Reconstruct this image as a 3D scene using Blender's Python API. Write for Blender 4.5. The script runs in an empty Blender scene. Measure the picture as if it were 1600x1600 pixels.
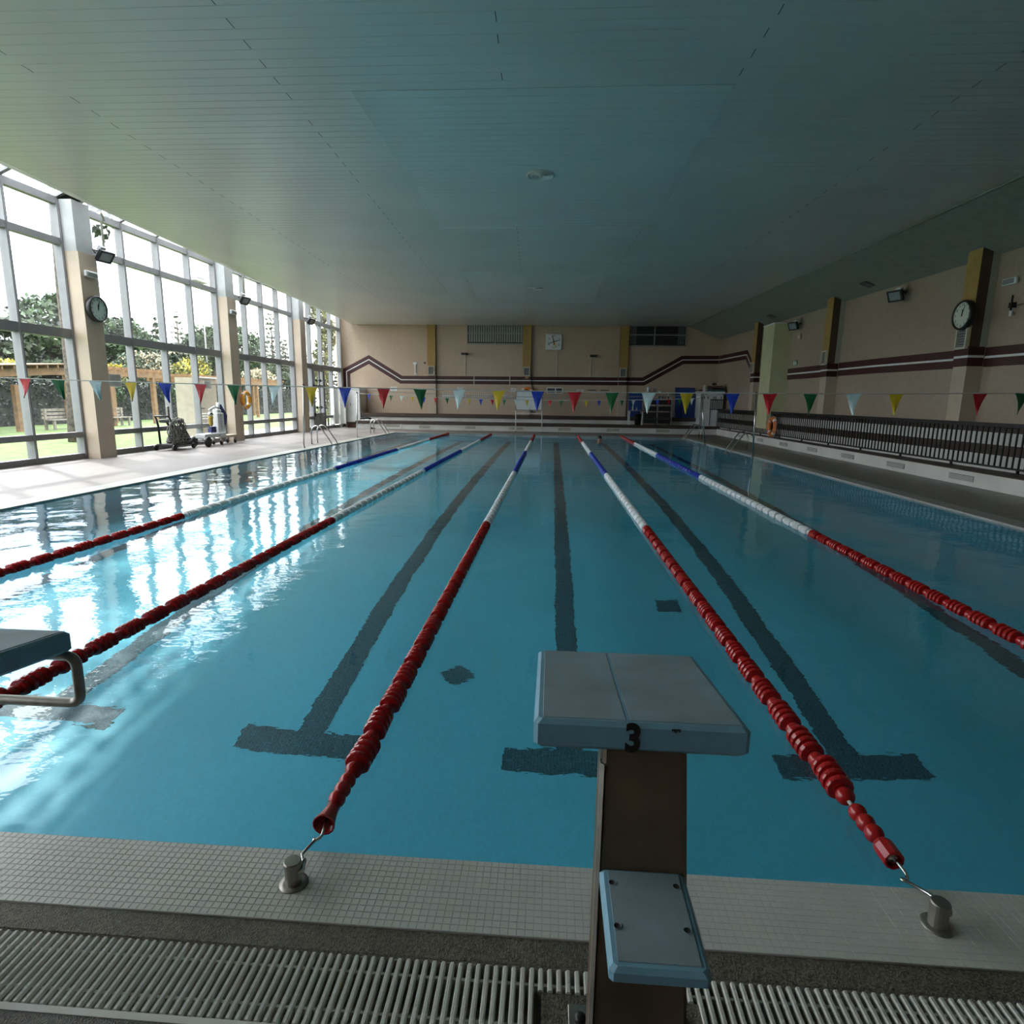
import bpy, math, random
import numpy as np
from mathutils import Vector, Matrix, Euler
random.seed(7); np.random.seed(7)
SC = bpy.context.scene
COL = SC.collection
PI = math.pi

# ---------------------------------------------------------------- camera
def look_rows(yaw, pitch, roll):
    cy, sy, cp, sp, cr, sr = math.cos(yaw), math.sin(yaw), math.cos(pitch), math.sin(pitch), math.cos(roll), math.sin(roll)
    f = Vector((sy*cp, cy*cp, sp)); r = Vector((cy, -sy, 0)); u = r.cross(f)
    return r*cr + u*sr, u*cr - r*sr, f
cam_data = bpy.data.cameras.new('camera'); cam = bpy.data.objects.new('camera', cam_data); COL.objects.link(cam)
r_, u_, f_ = look_rows(-0.06311, -0.185543, 0.014243)
M = Matrix.Identity(4)
for i in range(3):
    M[i][0] = r_[i]; M[i][1] = u_[i]; M[i][2] = -f_[i]
M[0][3], M[1][3], M[2][3] = -0.197, -1.8168, 1.5773
cam.matrix_world = M
cam_data.sensor_width = 36.0; cam_data.lens = 940.34*36/1600; cam_data.clip_start = 0.02; cam_data.clip_end = 400
SC.camera = cam

# ---------------------------------------------------------------- light and exposure
SC.view_settings.view_transform = 'Standard'; SC.view_settings.look = 'None'
SC.view_settings.exposure = 0.28; SC.view_settings.gamma = 1.0; SC.view_settings.use_curve_mapping = False
SC.cycles.max_bounces = 10; SC.cycles.diffuse_bounces = 5; SC.cycles.glossy_bounces = 4
SC.cycles.transmission_bounces = 8; SC.cycles.transparent_max_bounces = 16
SC.cycles.caustics_refractive = True; SC.cycles.caustics_reflective = False; SC.cycles.blur_glossy = 0.3
SC.cycles.sample_clamp_indirect = 12.0

world = bpy.data.worlds.new('sky'); SC.world = world; world.use_nodes = True
wn = world.node_tree.nodes; wl = world.node_tree.links; wn.clear()
wo = wn.new('ShaderNodeOutputWorld'); bg = wn.new('ShaderNodeBackground'); wl.new(bg.outputs[0], wo.inputs[0])
wtc = wn.new('ShaderNodeTexCoord'); wnz = wn.new('ShaderNodeTexNoise'); wcr = wn.new('ShaderNodeValToRGB')
wnz.inputs['Scale'].default_value = 3.0; wnz.inputs['Detail'].default_value = 4
wl.new(wtc.outputs['Generated'], wnz.inputs['Vector']); wl.new(wnz.outputs[0], wcr.inputs[0]); wl.new(wcr.outputs[0], bg.inputs[0])
wcr.color_ramp.elements[0].position = 0.40; wcr.color_ramp.elements[0].color = (0.74, 0.84, 1.0, 1)
wcr.color_ramp.elements[1].position = 0.56; wcr.color_ramp.elements[1].color = (1.0, 0.99, 0.97, 1)
# overcast sky: three times brighter overhead than at the horizon
wsx = wn.new('ShaderNodeSeparateXYZ'); wma = wn.new('ShaderNodeMath'); wma.operation = 'MULTIPLY_ADD'; wma.use_clamp = False
wmx = wn.new('ShaderNodeMath'); wmx.operation = 'MAXIMUM'; wmx.inputs[1].default_value = 0.0
wl.new(wtc.outputs['Generated'], wsx.inputs[0]); wl.new(wsx.outputs['Z'], wmx.inputs[0]); wl.new(wmx.outputs[0], wma.inputs[0])
wma.inputs[1].default_value = 6.6; wma.inputs[2].default_value = 3.3
wl.new(wma.outputs[0], bg.inputs[1])

sun_data = bpy.data.lights.new('sun', 'SUN'); sun = bpy.data.objects.new('sun', sun_data); COL.objects.link(sun)
sun_dir = Vector((0.8, -0.6, -0.8*math.tan(math.radians(47)))).normalized()       # the way the light travels
sun.rotation_euler = sun_dir.to_track_quat('-Z', 'Y').to_euler()
sun_data.energy = 2.4; sun_data.angle = math.radians(2.5); sun_data.color = (1.0, 0.95, 0.86)
sun_data.cycles.is_caustics_light = True

# ---------------------------------------------------------------- materials
MATS = {}
def nodemat(name):
    m = bpy.data.materials.new(name); m.use_nodes = True; MATS[name] = m
    nt = m.node_tree; b = nt.nodes.get('Principled BSDF')
    return m, nt, b
def mat(name, col, rough=0.6, metal=0.0, var=0.06, scale=6.0, bump=0.0, bscale=80.0, spec=0.5, coat=0.0, alpha=None):
    m, nt, b = nodemat(name)
    b.inputs['Roughness'].default_value = rough; b.inputs['Metallic'].default_value = metal
    b.inputs['Specular IOR Level'].default_value = spec; b.inputs['Coat Weight'].default_value = coat
    tc = nt.nodes.new('ShaderNodeTexCoord')
    nz = nt.nodes.new('ShaderNodeTexNoise'); nz.inputs['Scale'].default_value = scale; nz.inputs['Detail'].default_value = 4
    cr = nt.nodes.new('ShaderNodeValToRGB')
    a = tuple(max(0, c*(1-var*2)) for c in col); z = tuple(min(1, c*(1+var*2)) for c in col)
    cr.color_ramp.elements[0].position = 0.3; cr.color_ramp.elements[0].color = a+(1,)
    cr.color_ramp.elements[1].position = 0.7; cr.color_ramp.elements[1].color = z+(1,)
    nt.links.new(tc.outputs['Object'], nz.inputs['Vector']); nt.links.new(nz.outputs[0], cr.inputs[0]); nt.links.new(cr.outputs[0], b.inputs['Base Color'])
    if bump:
        n2 = nt.nodes.new('ShaderNodeTexNoise'); n2.inputs['Scale'].default_value = bscale; n2.inputs['Detail'].default_value = 3
        bp = nt.nodes.new('ShaderNodeBump'); bp.inputs['Strength'].default_value = bump; bp.inputs['Distance'].default_value = 0.01
        nt.links.new(tc.outputs['Object'], n2.inputs['Vector']); nt.links.new(n2.outputs[0], bp.inputs['Height']); nt.links.new(bp.outputs[0], b.inputs['Normal'])
    return m
def tilemat(name, col, grout, size, axes, rough=0.3, gw=0.03, var=0.04, offset=0.0, ratio=1.0, bump=0.3, patch=0.0):
    """small square tiles seen too far away to be pieces: colour and fine relief only; axes picks the plane, e.g. 'XZ'"""
    m, nt, b = nodemat(name); N = nt.nodes.new; L = nt.links.new
    b.inputs['Roughness'].default_value = rough
    tc = N('ShaderNodeTexCoord'); sx = N('ShaderNodeSeparateXYZ'); cx = N('ShaderNodeCombineXYZ')
    L(tc.outputs['Object'], sx.inputs[0]); L(sx.outputs[axes[0]], cx.inputs['X']); L(sx.outputs[axes[1]], cx.inputs['Y'])
    br = N('ShaderNodeTexBrick'); br.offset = offset; br.squash = 1.0
    br.inputs['Scale'].default_value = 1.0; br.inputs['Brick Width'].default_value = size*ratio; br.inputs['Row Height'].default_value = size
    br.inputs['Mortar Size'].default_value = size*gw; br.inputs['Mortar Smooth'].default_value = 0.2; br.inputs['Bias'].default_value = 0
    br.inputs['Color1'].default_value = tuple(c*(1-var) for c in col)+(1,); br.inputs['Color2'].default_value = tuple(min(1, c*(1+var)) for c in col)+(1,)
    br.inputs['Mortar'].default_value = tuple(grout)+(1,)
    L(cx.outputs[0], br.inputs['Vector'])
    last = br.outputs['Color']
    if patch:
        nz = N('ShaderNodeTexNoise'); nz.inputs['Scale'].default_value = 0.6; nz.inputs['Detail'].default_value = 5
        mr = N('ShaderNodeMapRange'); mr.inputs['From Min'].default_value = 0.35; mr.inputs['From Max'].default_value = 0.7
        mr.inputs['To Min'].default_value = 1-patch; mr.inputs['To Max'].default_value = 1.0
        mx = N('ShaderNodeMix'); mx.data_type = 'RGBA'; mx.blend_type = 'MULTIPLY'; mx.inputs[0].default_value = 1
        L(tc.outputs['Object'], nz.inputs['Vector']); L(nz.outputs[0], mr.inputs[0]); L(last, mx.inputs[6]); L(mr.outputs[0], mx.inputs[7]); last = mx.outputs[2]
    L(last, b.inputs['Base Color'])
    if bump:
        bp = N('ShaderNodeBump'); bp.inputs['Strength'].default_value = bump; bp.inputs['Distance'].default_value = 0.002; bp.invert = True
        L(br.outputs['Fac'], bp.inputs['Height']); L(bp.outputs[0], b.inputs['Normal'])
    return m
def speckle(name, c0, c1, scale, rough=0.7, bump=0.6):
    m, nt, b = nodemat(name); N = nt.nodes.new; L = nt.links.new
    b.inputs['Roughness'].default_value = rough
    tc = N('ShaderNodeTexCoord'); v = N('ShaderNodeTexVoronoi'); v.inputs['Scale'].default_value = scale
    n1 = N('ShaderNodeTexNoise'); n1.inputs['Scale'].default_value = 5; n1.inputs['Detail'].default_value = 6
    cr = N('ShaderNodeValToRGB'); cr.color_ramp.elements[0].color = c0+(1,); cr.color_ramp.elements[1].color = c1+(1,)
    mx = N('ShaderNodeMix'); mx.data_type = 'RGBA'; mx.blend_type = 'MULTIPLY'; mx.inputs[0].default_value = 0.7
    L(tc.outputs['Object'], v.inputs['Vector']); L(tc.outputs['Object'], n1.inputs['Vector'])
    L(v.outputs['Color'], cr.inputs[0]); L(cr.outputs[0], mx.inputs[6]); L(n1.outputs[0], mx.inputs[7]); L(mx.outputs[2], b.inputs['Base Color'])
    bp = N('ShaderNodeBump'); bp.inputs['Strength'].default_value = bump; bp.inputs['Distance'].default_value = 0.004
    L(v.outputs['Distance'], bp.inputs['Height']); L(bp.outputs[0], b.inputs['Normal'])
    return m

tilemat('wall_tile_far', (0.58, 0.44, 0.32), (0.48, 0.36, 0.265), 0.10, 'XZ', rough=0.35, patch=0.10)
tilemat('wall_tile_shaded', (0.40, 0.31, 0.235), (0.34, 0.265, 0.20), 0.10, 'YZ', rough=0.35, patch=0.10)  # the far wall's tile, darkened: the right side's dimness is in the colour
tilemat('pool_tile', (0.13, 0.66, 0.86), (0.115, 0.60, 0.78), 0.025, 'XY', rough=0.35, bump=0, patch=0.12)
tilemat('pool_wall_x', (0.13, 0.66, 0.86), (0.115, 0.60, 0.78), 0.025, 'YZ', rough=0.35, bump=0)
tilemat('pool_wall_y', (0.13, 0.66, 0.86), (0.115, 0.60, 0.78), 0.025, 'XZ', rough=0.35, bump=0)
tilemat('lane_tile', (0.026, 0.085, 0.115), (0.085, 0.25, 0.32), 0.025, 'XY', rough=0.35, bump=0, gw=0.06, var=0.25)
tilemat('deck_tile', (0.235, 0.205, 0.188), (0.19, 0.165, 0.152), 0.10, 'XY', rough=0.55, patch=0.18, var=0.06)
tilemat('coping_tile', (0.36, 0.36, 0.335), (0.28, 0.28, 0.26), 0.025, 'XY', rough=0.45)
mat('mosaic_white', (0.56, 0.565, 0.53), 0.3, var=0.03, scale=3)
mat('grout', (0.50, 0.50, 0.47), 0.8)
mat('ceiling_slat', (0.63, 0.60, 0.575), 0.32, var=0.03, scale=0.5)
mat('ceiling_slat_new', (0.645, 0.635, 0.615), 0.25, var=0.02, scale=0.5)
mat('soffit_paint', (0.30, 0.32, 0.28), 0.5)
mat('dark_gap', (0.03, 0.03, 0.028), 0.8)
mat('cream_paint', (0.52, 0.42, 0.32), 0.45, var=0.04, scale=2)
mat('white_paint', (0.74, 0.74, 0.72), 0.45, var=0.03)
mat('grey_green_paint', (0.40, 0.40, 0.33), 0.5, var=0.04)
mat('pale_yellow_paint', (0.60, 0.57, 0.34), 0.5, var=0.04, scale=2)
mat('mustard_paint', (0.40, 0.25, 0.07), 0.45, var=0.05)
mat('brown_paint', (0.075, 0.045, 0.028), 0.5)
mat('maroon_paint', (0.050, 0.010, 0.012), 0.4, var=0.04)
mat('aluminium', (0.22, 0.22, 0.225), 0.42, 0.3, var=0.03)
mat('aluminium_dark', (0.16, 0.16, 0.17), 0.4, 0.4)
mat('steel', (0.55, 0.54, 0.52), 0.24, 1.0, var=0.04)
mat('dull_steel', (0.33, 0.31, 0.28), 0.42, 0.9, var=0.10, scale=18)
mat('black_metal', (0.012, 0.012, 0.014), 0.4)
mat('black_plastic', (0.015, 0.015, 0.016), 0.45)
mat('bench_brown', (0.060, 0.038, 0.028), 0.5, var=0.12, scale=9)
mat('white_wall_paint', (0.66, 0.65, 0.60), 0.5, var=0.05, scale=1.5)
speckle('aggregate', (0.05, 0.045, 0.03), (0.34, 0.31, 0.23), 210.0)
speckle('aggregate_grey', (0.07, 0.07, 0.06), (0.36, 0.34, 0.30), 260.0)
speckle('deck_shaded', (0.10, 0.09, 0.07), (0.30, 0.27, 0.21), 60.0, rough=0.35, bump=0.2)  # for the right deck, its weaker light put into a darker colour

def glass_mat(name, tint, fres=1.45, rough=0.02, haze=0.0):
    m, nt, b = nodemat(name); N = nt.nodes.new; L = nt.links.new
    nt.nodes.remove(b); out = nt.nodes.get('Material Output')
    tr = N('ShaderNodeBsdfTransparent'); tr.inputs[0].default_value = tint+(1,)
    gl = N('ShaderNodeBsdfGlossy'); gl.inputs['Roughness'].default_value = rough
    fr = N('ShaderNodeFresnel'); fr.inputs[0].default_value = fres
    mx = N('ShaderNodeMixShader'); L(fr.outputs[0], mx.inputs[0]); L(tr.outputs[0], mx.inputs[1]); L(gl.outputs[0], mx.inputs[2])
    last = mx.outputs[0]
    if haze:
        # condensation: a whitish film, thicker towards the pane's foot
        tc = N('ShaderNodeTexCoord'); sx = N('ShaderNodeSeparateXYZ'); L(tc.outputs['Generated'], sx.inputs[0])
        nz = N('ShaderNodeTexNoise'); nz.inputs['Scale'].default_value = 5; nz.inputs['Detail'].default_value = 5; L(tc.outputs['Object'], nz.inputs['Vector'])
        mr = N('ShaderNodeMapRange'); mr.inputs['From Min'].default_value = 0.0; mr.inputs['From Max'].default_value = 0.5
        mr.inputs['To Min'].default_value = haze; mr.inputs['To Max'].default_value = haze*0.2
        L(sx.outputs['Z'], mr.inputs[0]); mu = N('ShaderNodeMath'); mu.operation = 'MULTIPLY'; L(mr.outputs[0], mu.inputs[0]); L(nz.outputs[0], mu.inputs[1])
        tl = N('ShaderNodeBsdfTranslucent'); tl.inputs[0].default_value = (0.8, 0.82, 0.82, 1)
        m2 = N('ShaderNodeMixShader'); L(mu.outputs[0], m2.inputs[0]); L(last, m2.inputs[1]); L(tl.outputs[0], m2.inputs[2]); last = m2.outputs[0]
    L(last, out.inputs[0]); return m
glass_mat('window_glass', (0.95, 0.97, 0.96), 1.25)
glass_mat('hazy_glass', (0.95, 0.97, 0.96), 1.25, haze=0.06)
glass_mat('skylight_glass', (0.92, 0.95, 0.96), 1.3, haze=0.3)

def water_mat():
    m, nt, b = nodemat('pool_water'); N = nt.nodes.new; L = nt.links.new
    nt.nodes.remove(b); out = nt.nodes.get('Material Output')
    g = N('ShaderNodeBsdfGlass'); g.inputs['IOR'].default_value = 1.33; g.inputs['Roughness'].default_value = 0.0; g.inputs[0].default_value = (0.93, 0.985, 1.0, 1)
    tc = N('ShaderNodeTexCoord'); mp = N('ShaderNodeMapping'); mp.inputs['Scale'].default_value = (1, 1.6, 1); L(tc.outputs['Object'], mp.inputs[0])
    nz = N('ShaderNodeTexNoise'); nz.inputs['Scale'].default_value = 9.0; nz.inputs['Detail'].default_value = 2.5; L(mp.outputs[0], nz.inputs['Vector'])
    bp = N('ShaderNodeBump'); bp.inputs['Strength'].default_value = 0.11; bp.inputs['Distance'].default_value = 0.012; L(nz.outputs[0], bp.inputs['Height']); L(bp.outputs[0], g.inputs['Normal'])
    L(g.outputs[0], out.inputs[0]); return m
water_mat()

# ---------------------------------------------------------------- mesh helpers
class MB:
    def __init__(s): s.v = []; s.f = []; s.m = []; s.sm = []
    def add(s, vs, fs, mi=0, smooth=False):
        o = len(s.v); s.v += [tuple(v) for v in vs]
        for f in fs: s.f.append([i+o for i in f]); s.m.append(mi); s.sm.append(smooth)
        return s
    def box(s, a, b, mi=0):
        x0, y0, z0 = a; x1, y1, z1 = b
        return s.add([(x0,y0,z0),(x1,y0,z0),(x1,y1,z0),(x0,y1,z0),(x0,y0,z1),(x1,y0,z1),(x1,y1,z1),(x0,y1,z1)],
                     [(0,3,2,1),(4,5,6,7),(0,1,5,4),(1,2,6,5),(2,3,7,6),(3,0,4,7)], mi)
    def hexa(s, bot, top, mi=0):
        return s.add(list(bot)+list(top), [(3,2,1,0),(4,5,6,7),(0,1,5,4),(1,2,6,5),(2,3,7,6),(3,0,4,7)], mi)
    def cbox(s, a, b, c=0.01, mi=0):
        """box with chamfered edges"""
        x0, y0, z0 = a; x1, y1, z1 = b; o = []
        ins = [(x0+c, y0), (x1-c, y0), (x1, y0+c), (x1, y1-c), (x1-c, y1), (x0+c, y1), (x0, y1-c), (x0, y0+c)]
        inn = [(x0+2*c, y0+c), (x1-2*c, y0+c), (x1-c, y0+2*c), (x1-c, y1-2*c), (x1-2*c, y1-c), (x0+2*c, y1-c), (x0+c, y1-2*c), (x0+c, y0+2*c)]
        rings = [[(x, y, z0) for x, y in inn], [(x, y, z0+c) for x, y in ins], [(x, y, z1-c) for x, y in ins], [(x, y, z1) for x, y in inn]]
        return s.rings(rings, True, mi)
    def rings(s, rings, cap=True, mi=0, smooth=False, closed=False):
        n = len(rings[0]); vs = [v for r in rings for v in r]; fs = []
        k = len(rings)
        for i in range(k if closed else k-1):
            j = (i+1) % k
            for q in range(n):
                fs.append((i*n+q, i*n+(q+1) % n, j*n+(q+1) % n, j*n+q))
        if cap and not closed: fs.append(tuple(range(n))[::-1]); fs.append(tuple((k-1)*n+q for q in range(n)))
        return s.add(vs, fs, mi, smooth)
    def tube(s, path, r, n=8, mi=0, cap=True, closed=False, smooth=True):
        P = [Vector(p) for p in path]; k = len(P); R = r if isinstance(r, (list, tuple)) else [r]*k
        rings = []; up = None
        for i in range(k):
            if closed: t = P[(i+1) % k]-P[i-1]
            else: t = P[min(i+1, k-1)]-P[max(i-1, 0)]
            if t.length < 1e-9: t = Vector((0, 0, 1))
            t.normalize()
            if up is None: up = Vector((0, 0, 1)) if abs(t.z) < 0.9 else Vector((1, 0, 0))
            a = t.cross(up)
            if a.length < 1e-6: a = t.orthogonal()
            a.normalize(); b2 = a.cross(t); b2.normalize(); up = b2
            rings.append([P[i]+(a*math.cos(2*PI*q/n)+b2*math.sin(2*PI*q/n))*R[i] for q in range(n)])
        return s.rings(rings, cap, mi, smooth, closed)
    def cyl(s, p0, p1, r, n=12, mi=0, r1=None, smooth=True): return s.tube([p0, p1], [r, r if r1 is None else r1], n, mi, smooth=smooth)
    def lathe(s, prof, c, axis='Z', n=16, mi=0, cap=True, smooth=True):
        """prof: (radius, height) pairs along axis through c"""
        rings = []
        for r, h in prof:
            ring = []
            for q in range(n):
                a = 2*PI*q/n; u, v = r*math.cos(a), r*math.sin(a)
                d = {'Z': (u, v, h), 'Y': (v, h, u), 'X': (h, u, v)}[axis]
                ring.append((c[0]+d[0], c[1]+d[1], c[2]+d[2]))
            rings.append(ring)
        return s.rings(rings, cap, mi, smooth)
    def sphere(s, c, r, n=10, k=6, mi=0, sc=(1, 1, 1)):
        rings = []
        for i in range(1, k):
            a = PI*i/k
            rings.append([(c[0]+sc[0]*r*math.sin(a)*math.cos(2*PI*q/n), c[1]+sc[1]*r*math.sin(a)*math.sin(2*PI*q/n), c[2]-sc[2]*r*math.cos(a)) for q in range(n)])
        o = len(s.v); s.rings(rings, False, mi, True)
        s.v += [(c[0], c[1], c[2]-sc[2]*r), (c[0], c[1], c[2]+sc[2]*r)]; b0 = len(s.v)-2
        for q in range(n):
            s.f.append([b0, o+(q+1) % n, o+q]); s.m.append(mi); s.sm.append(True)
            s.f.append([b0+1, o+(k-2)*n+q, o+(k-2)*n+(q+1) % n]); s.m.append(mi); s.sm.append(True)
        return s
    def prism(s, poly, d, mi=0):
        """poly: 3D planar outline, d: extrusion vector"""
        n = len(poly); d = Vector(d); P = [Vector(p) for p in poly]
        return s.rings([P, [p+d for p in P]], True, mi)
    def torus(s, c, R, r, axis='Y', n=24, k=8, mi=0, arc=(0, 2*PI)):
        full = abs(arc[1]-arc[0]-2*PI) < 1e-6; path = []
        for i in range(n if full else n+1):
            a = arc[0]+(arc[1]-arc[0])*i/n; u, v = R*math.cos(a), R*math.sin(a)
            d = {'Z': (u, v, 0), 'Y': (u, 0, v), 'X': (0, u, v)}[axis]
            path.append((c[0]+d[0], c[1]+d[1], c[2]+d[2]))
        return s.tube(path, r, k, mi, closed=full)
    def build(s, name, mats, parent=None, label=None, kind=None):
        me = bpy.data.meshes.new(name)
        off = wloc(parent); vs = [(x-off[0], y-off[1], z-off[2]) for x, y, z in s.v]
        me.from_pydata(vs, [], s.f)
        for mm in (mats if isinstance(mats, (list, tuple)) else [mats]): me.materials.append(MATS[mm])
        me.polygons.foreach_set('material_index', s.m); me.polygons.foreach_set('use_smooth', s.sm); me.update()
        o = bpy.data.objects.new(name, me); COL.objects.link(o)
        if parent: o.parent = parent
        if label: o['label'] = label
        if kind: o['kind'] = kind
        return o
def wloc(o):
    v = Vector((0, 0, 0))
    while o is not None: v += o.location; o = o.parent
    return v
def thing(name, label, cat, loc=(0, 0, 0), group=None):
    o = bpy.data.objects.new(name, None); COL.objects.link(o); o.location = loc; o.empty_display_size = 0.1
    o['label'] = label; o['category'] = cat
    if group: o['group'] = group
    return o
def tag(o, label, cat, group=None):
    """a thing that is one mesh: origin moved to its base"""
    me = o.data; co = np.empty(len(me.vertices)*3); me.vertices.foreach_get('co', co); co = co.reshape(-1, 3)
    c = (co.min(0)+co.max(0))/2; c[2] = co[:, 2].min(); co -= c; me.vertices.foreach_set('co', co.ravel()); me.update()
    o.location = Vector(o.location)+Vector(c)
    o['label'] = label; o['category'] = cat
    if group: o['group'] = group
    return o
def struct(name):
    o = bpy.data.objects.new(name, None); COL.objects.link(o); o['kind'] = 'structure'; o.empty_display_size = 0.1; return o
def dup(root, loc, label=None, group=None):
    r = root.copy(); COL.objects.link(r); r.location = loc
    if label: r['label'] = label
    if group: r['group'] = group
    for ch in list(root.children):
        c = ch.copy(); COL.objects.link(c); c.parent = r
        for g in ch.children:
            d = g.copy(); COL.objects.link(d); d.parent = c
    return r
def inst(proto, name, parent, loc, rot=None):
    """another piece sharing proto's mesh"""
    o = bpy.data.objects.new(name, proto.data); COL.objects.link(o); o.parent = parent
    o.location = Vector(loc)-wloc(parent)
    if rot: o.rotation_euler = rot
    return o
def text_obj(body, name, mat_name, parent, loc, size, rot, ext=0.002, offset=0.0, sx=1.0, align='CENTER'):
    cu = bpy.data.curves.new(name, 'FONT'); cu.body = body; cu.size = size; cu.extrude = ext; cu.offset = offset
    cu.align_x = align; cu.align_y = 'CENTER'; cu.materials.append(MATS[mat_name])
    tmp = bpy.data.objects.new('tmp', cu); COL.objects.link(tmp)
    me = bpy.data.meshes.new_from_object(tmp); bpy.data.objects.remove(tmp); bpy.data.curves.remove(cu)
    mx = Matrix.Translation(Vector(loc)-wloc(parent)) @ Euler(rot).to_matrix().to_4x4() @ Matrix.Diagonal((sx, 1, 1, 1)); me.transform(mx)
    if not me.materials: me.materials.append(MATS[mat_name])
    o = bpy.data.objects.new(name, me); COL.objects.link(o); o.parent = parent
    return o

# ---------------------------------------------------------------- plan of the hall (the side walls close in a little towards the far end)
YF, YB = 30.0, -7.0
ZC = 5.25
def XL(y): return -11.5+0.014*(y-12)            # glazing
def XR(y): return 8.9-0.042*(y-12)              # right wall
def XPL(y): return -7.68+0.0165*y               # left water edge
def XPR(y): return 6.05-0.0205*y                # right water edge
def XRIS(y): return 8.08-0.018*(y-9)            # riser beside the right deck
def XSOF(y): return 7.26-0.036*(y-9)            # where the flat ceiling ends on the right
def XCL(y): return -9.16-0.058*(y-8)            # where the flat ceiling ends on the left
YPF = 25.3                                      # far water edge
DEPTH = 2.0
def LX(x0, y): return x0*(1-0.0018*y)           # lanes

# ---- pool basin
basin = struct('pool_basin'); 
zt = 0.0
b = MB().add([(XPL(0), 0, -DEPTH), (XPR(0), 0, -DEPTH), (XPR(YPF), YPF, -DEPTH), (XPL(YPF), YPF, -DEPTH)], [(0, 1, 2, 3)]); pf = b.build('basin_floor', 'pool_tile', basin)
b = MB()
for f in (XPL, XPR):
    b.add([(f(0), 0, -DEPTH), (f(YPF), YPF, -DEPTH), (f(YPF), YPF, -0.005), (f(0), 0, -0.005)], [(0, 1, 2, 3)])
pwx = b.build('basin_side', 'pool_wall_x', basin)
b = MB()
for y in (0, YPF): b.add([(XPL(y), y, -DEPTH), (XPR(y), y, -DEPTH), (XPR(y), y, -0.005), (XPL(y), y, -0.005)], [(0, 1, 2, 3)])
pwy = b.build('basin_end', 'pool_wall_y', basin)
lane_objs = []
for i, x0 in enumerate((-6, -4, -2, 0, 2, 4)):
    b = MB(); hw = 0.105; z = -DEPTH+0.004
    xa, xb = LX(x0, 2.1), LX(x0, 23)
    b.box((xa-0.5, 2.1, -DEPTH), (xa+0.5, 2.34, z)); b.box((xb-0.5, 22.9, -DEPTH), (xb+0.5, 23.14, z))
    b.hexa([(xa-hw, 2.34, -DEPTH), (xa+hw, 2.34, -DEPTH), (xb+hw, 22.9, -DEPTH), (xb-hw, 22.9, -DEPTH)],
           [(xa-hw, 2.34, z), (xa+hw, 2.34, z), (xb+hw, 22.9, z), (xb-hw, 22.9, z)])
    lane_objs.append(b.build('lane_line', 'lane_tile', basin))
for x, y, h, rot in ((1.16, 4.75, 0.13, 0), (-0.99, 3.23, 0.12, PI/4)):
    b = MB(); ring = [(x+h*math.sqrt(2)*math.cos(rot+PI/4+PI/2*k), y+h*math.sqrt(2)*math.sin(rot+PI/4+PI/2*k), -DEPTH) for k in range(4)]
    b.prism(ring, (0, 0, 0.006)); lane_objs.append(b.build('floor_marker', 'lane_tile', basin))

# ---- water: a real rippled surface
def make_water():
    nx, ny = 340, 640
    v = np.linspace(0, 1, ny)**1.25; y = v*YPF
    u = np.linspace(0, 1, nx)
    Y = np.repeat(y[:, None], nx, 1); Xl = -7.68+0.0165*Y; Xr = 6.05-0.0205*Y; X = Xl+(Xr-Xl)*u[None, :]
    rng = np.random.RandomState(3); Z = np.zeros_like(X)
    for k in range(46):
        lam = 0.16*(9.0**(k/45.0)); th = rng.uniform(0, 2*PI); a = 0.00027*lam**1.0
        Z += a*np.sin(2*PI/lam*(X*math.cos(th)+Y*math.sin(th))+rng.uniform(0, 2*PI))
    # stirred water on the left, calmer in the middle lanes
    stir = 0.75+1.1*np.clip((-X-1.5)/5, 0, 1)+0.5*np.clip((X-0.5)/3, 0, 1)
    edge = np.clip(np.minimum(np.minimum(X-Xl, Xr-X), np.minimum(Y, YPF-Y))/0.25, 0, 1)
    Z *= stir*(0.3+0.7*edge)
    co = np.stack([X, Y, Z], -1).reshape(-1, 3)
    i = (np.arange(ny-1)[:, None]*nx+np.arange(nx-1)[None, :]).ravel()
    q = np.stack([i, i+1, i+nx+1, i+nx], -1)
    me = bpy.data.meshes.new('pool_water'); me.vertices.add(len(co)); me.vertices.foreach_set('co', co.ravel())
    me.loops.add(q.size); me.loops.foreach_set('vertex_index', q.ravel().astype(np.int32))
    me.polygons.add(len(q)); me.polygons.foreach_set('loop_start', (np.arange(len(q))*4).astype(np.int32)); me.polygons.foreach_set('loop_total', np.full(len(q), 4, np.int32))
    me.polygons.foreach_set('use_smooth', np.ones(len(q), bool)); me.update(calc_edges=True); me.materials.append(MATS['pool_water'])
    o = bpy.data.objects.new('pool_water', me); COL.objects.link(o); o['kind'] = 'structure'; o.location.z = 0.0
    o.cycles.is_caustics_caster = True
    return o
water = make_water()
for o in [pf, pwx, pwy]+lane_objs: o.cycles.is_caustics_receiver = True

# ---- decks
def quad(b, pts, z, t=0.15, mi=0):
    b.hexa([(x, y, z-t) for x, y in pts], [(x, y, z) for x, y in pts], mi)
floor_l = struct('floor_left')
b = MB(); ys = [-7, 0, 8, 16, 25.6, 30]
quad(b, [(XL(-7)-0.1, YB), (XPL(0)-0.42, YB), (XPL(YPF)-0.36, YF), (XL(YF)-0.1, YF)], 0.015)
b.build('deck', 'deck_tile', floor_l)
floor_f = struct('floor_far')
b = MB(); quad(b, [(XPL(YPF)-0.36, YPF+0.3), (XRIS(YPF), YPF+0.3), (XRIS(YF), YF), (XPL(YPF)-0.36, YF)], 0.015); b.build('deck', 'deck_tile', floor_f)
floor_r = struct('floor_right')
b = MB(); quad(b, [(XPR(-7)+0.2, YB), (XRIS(-7), YB), (XRIS(YPF), YPF+0.3), (XPR(YPF)+0.3, YPF+0.3)], 0.015); b.build('deck', 'deck_shaded', floor_r)
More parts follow.
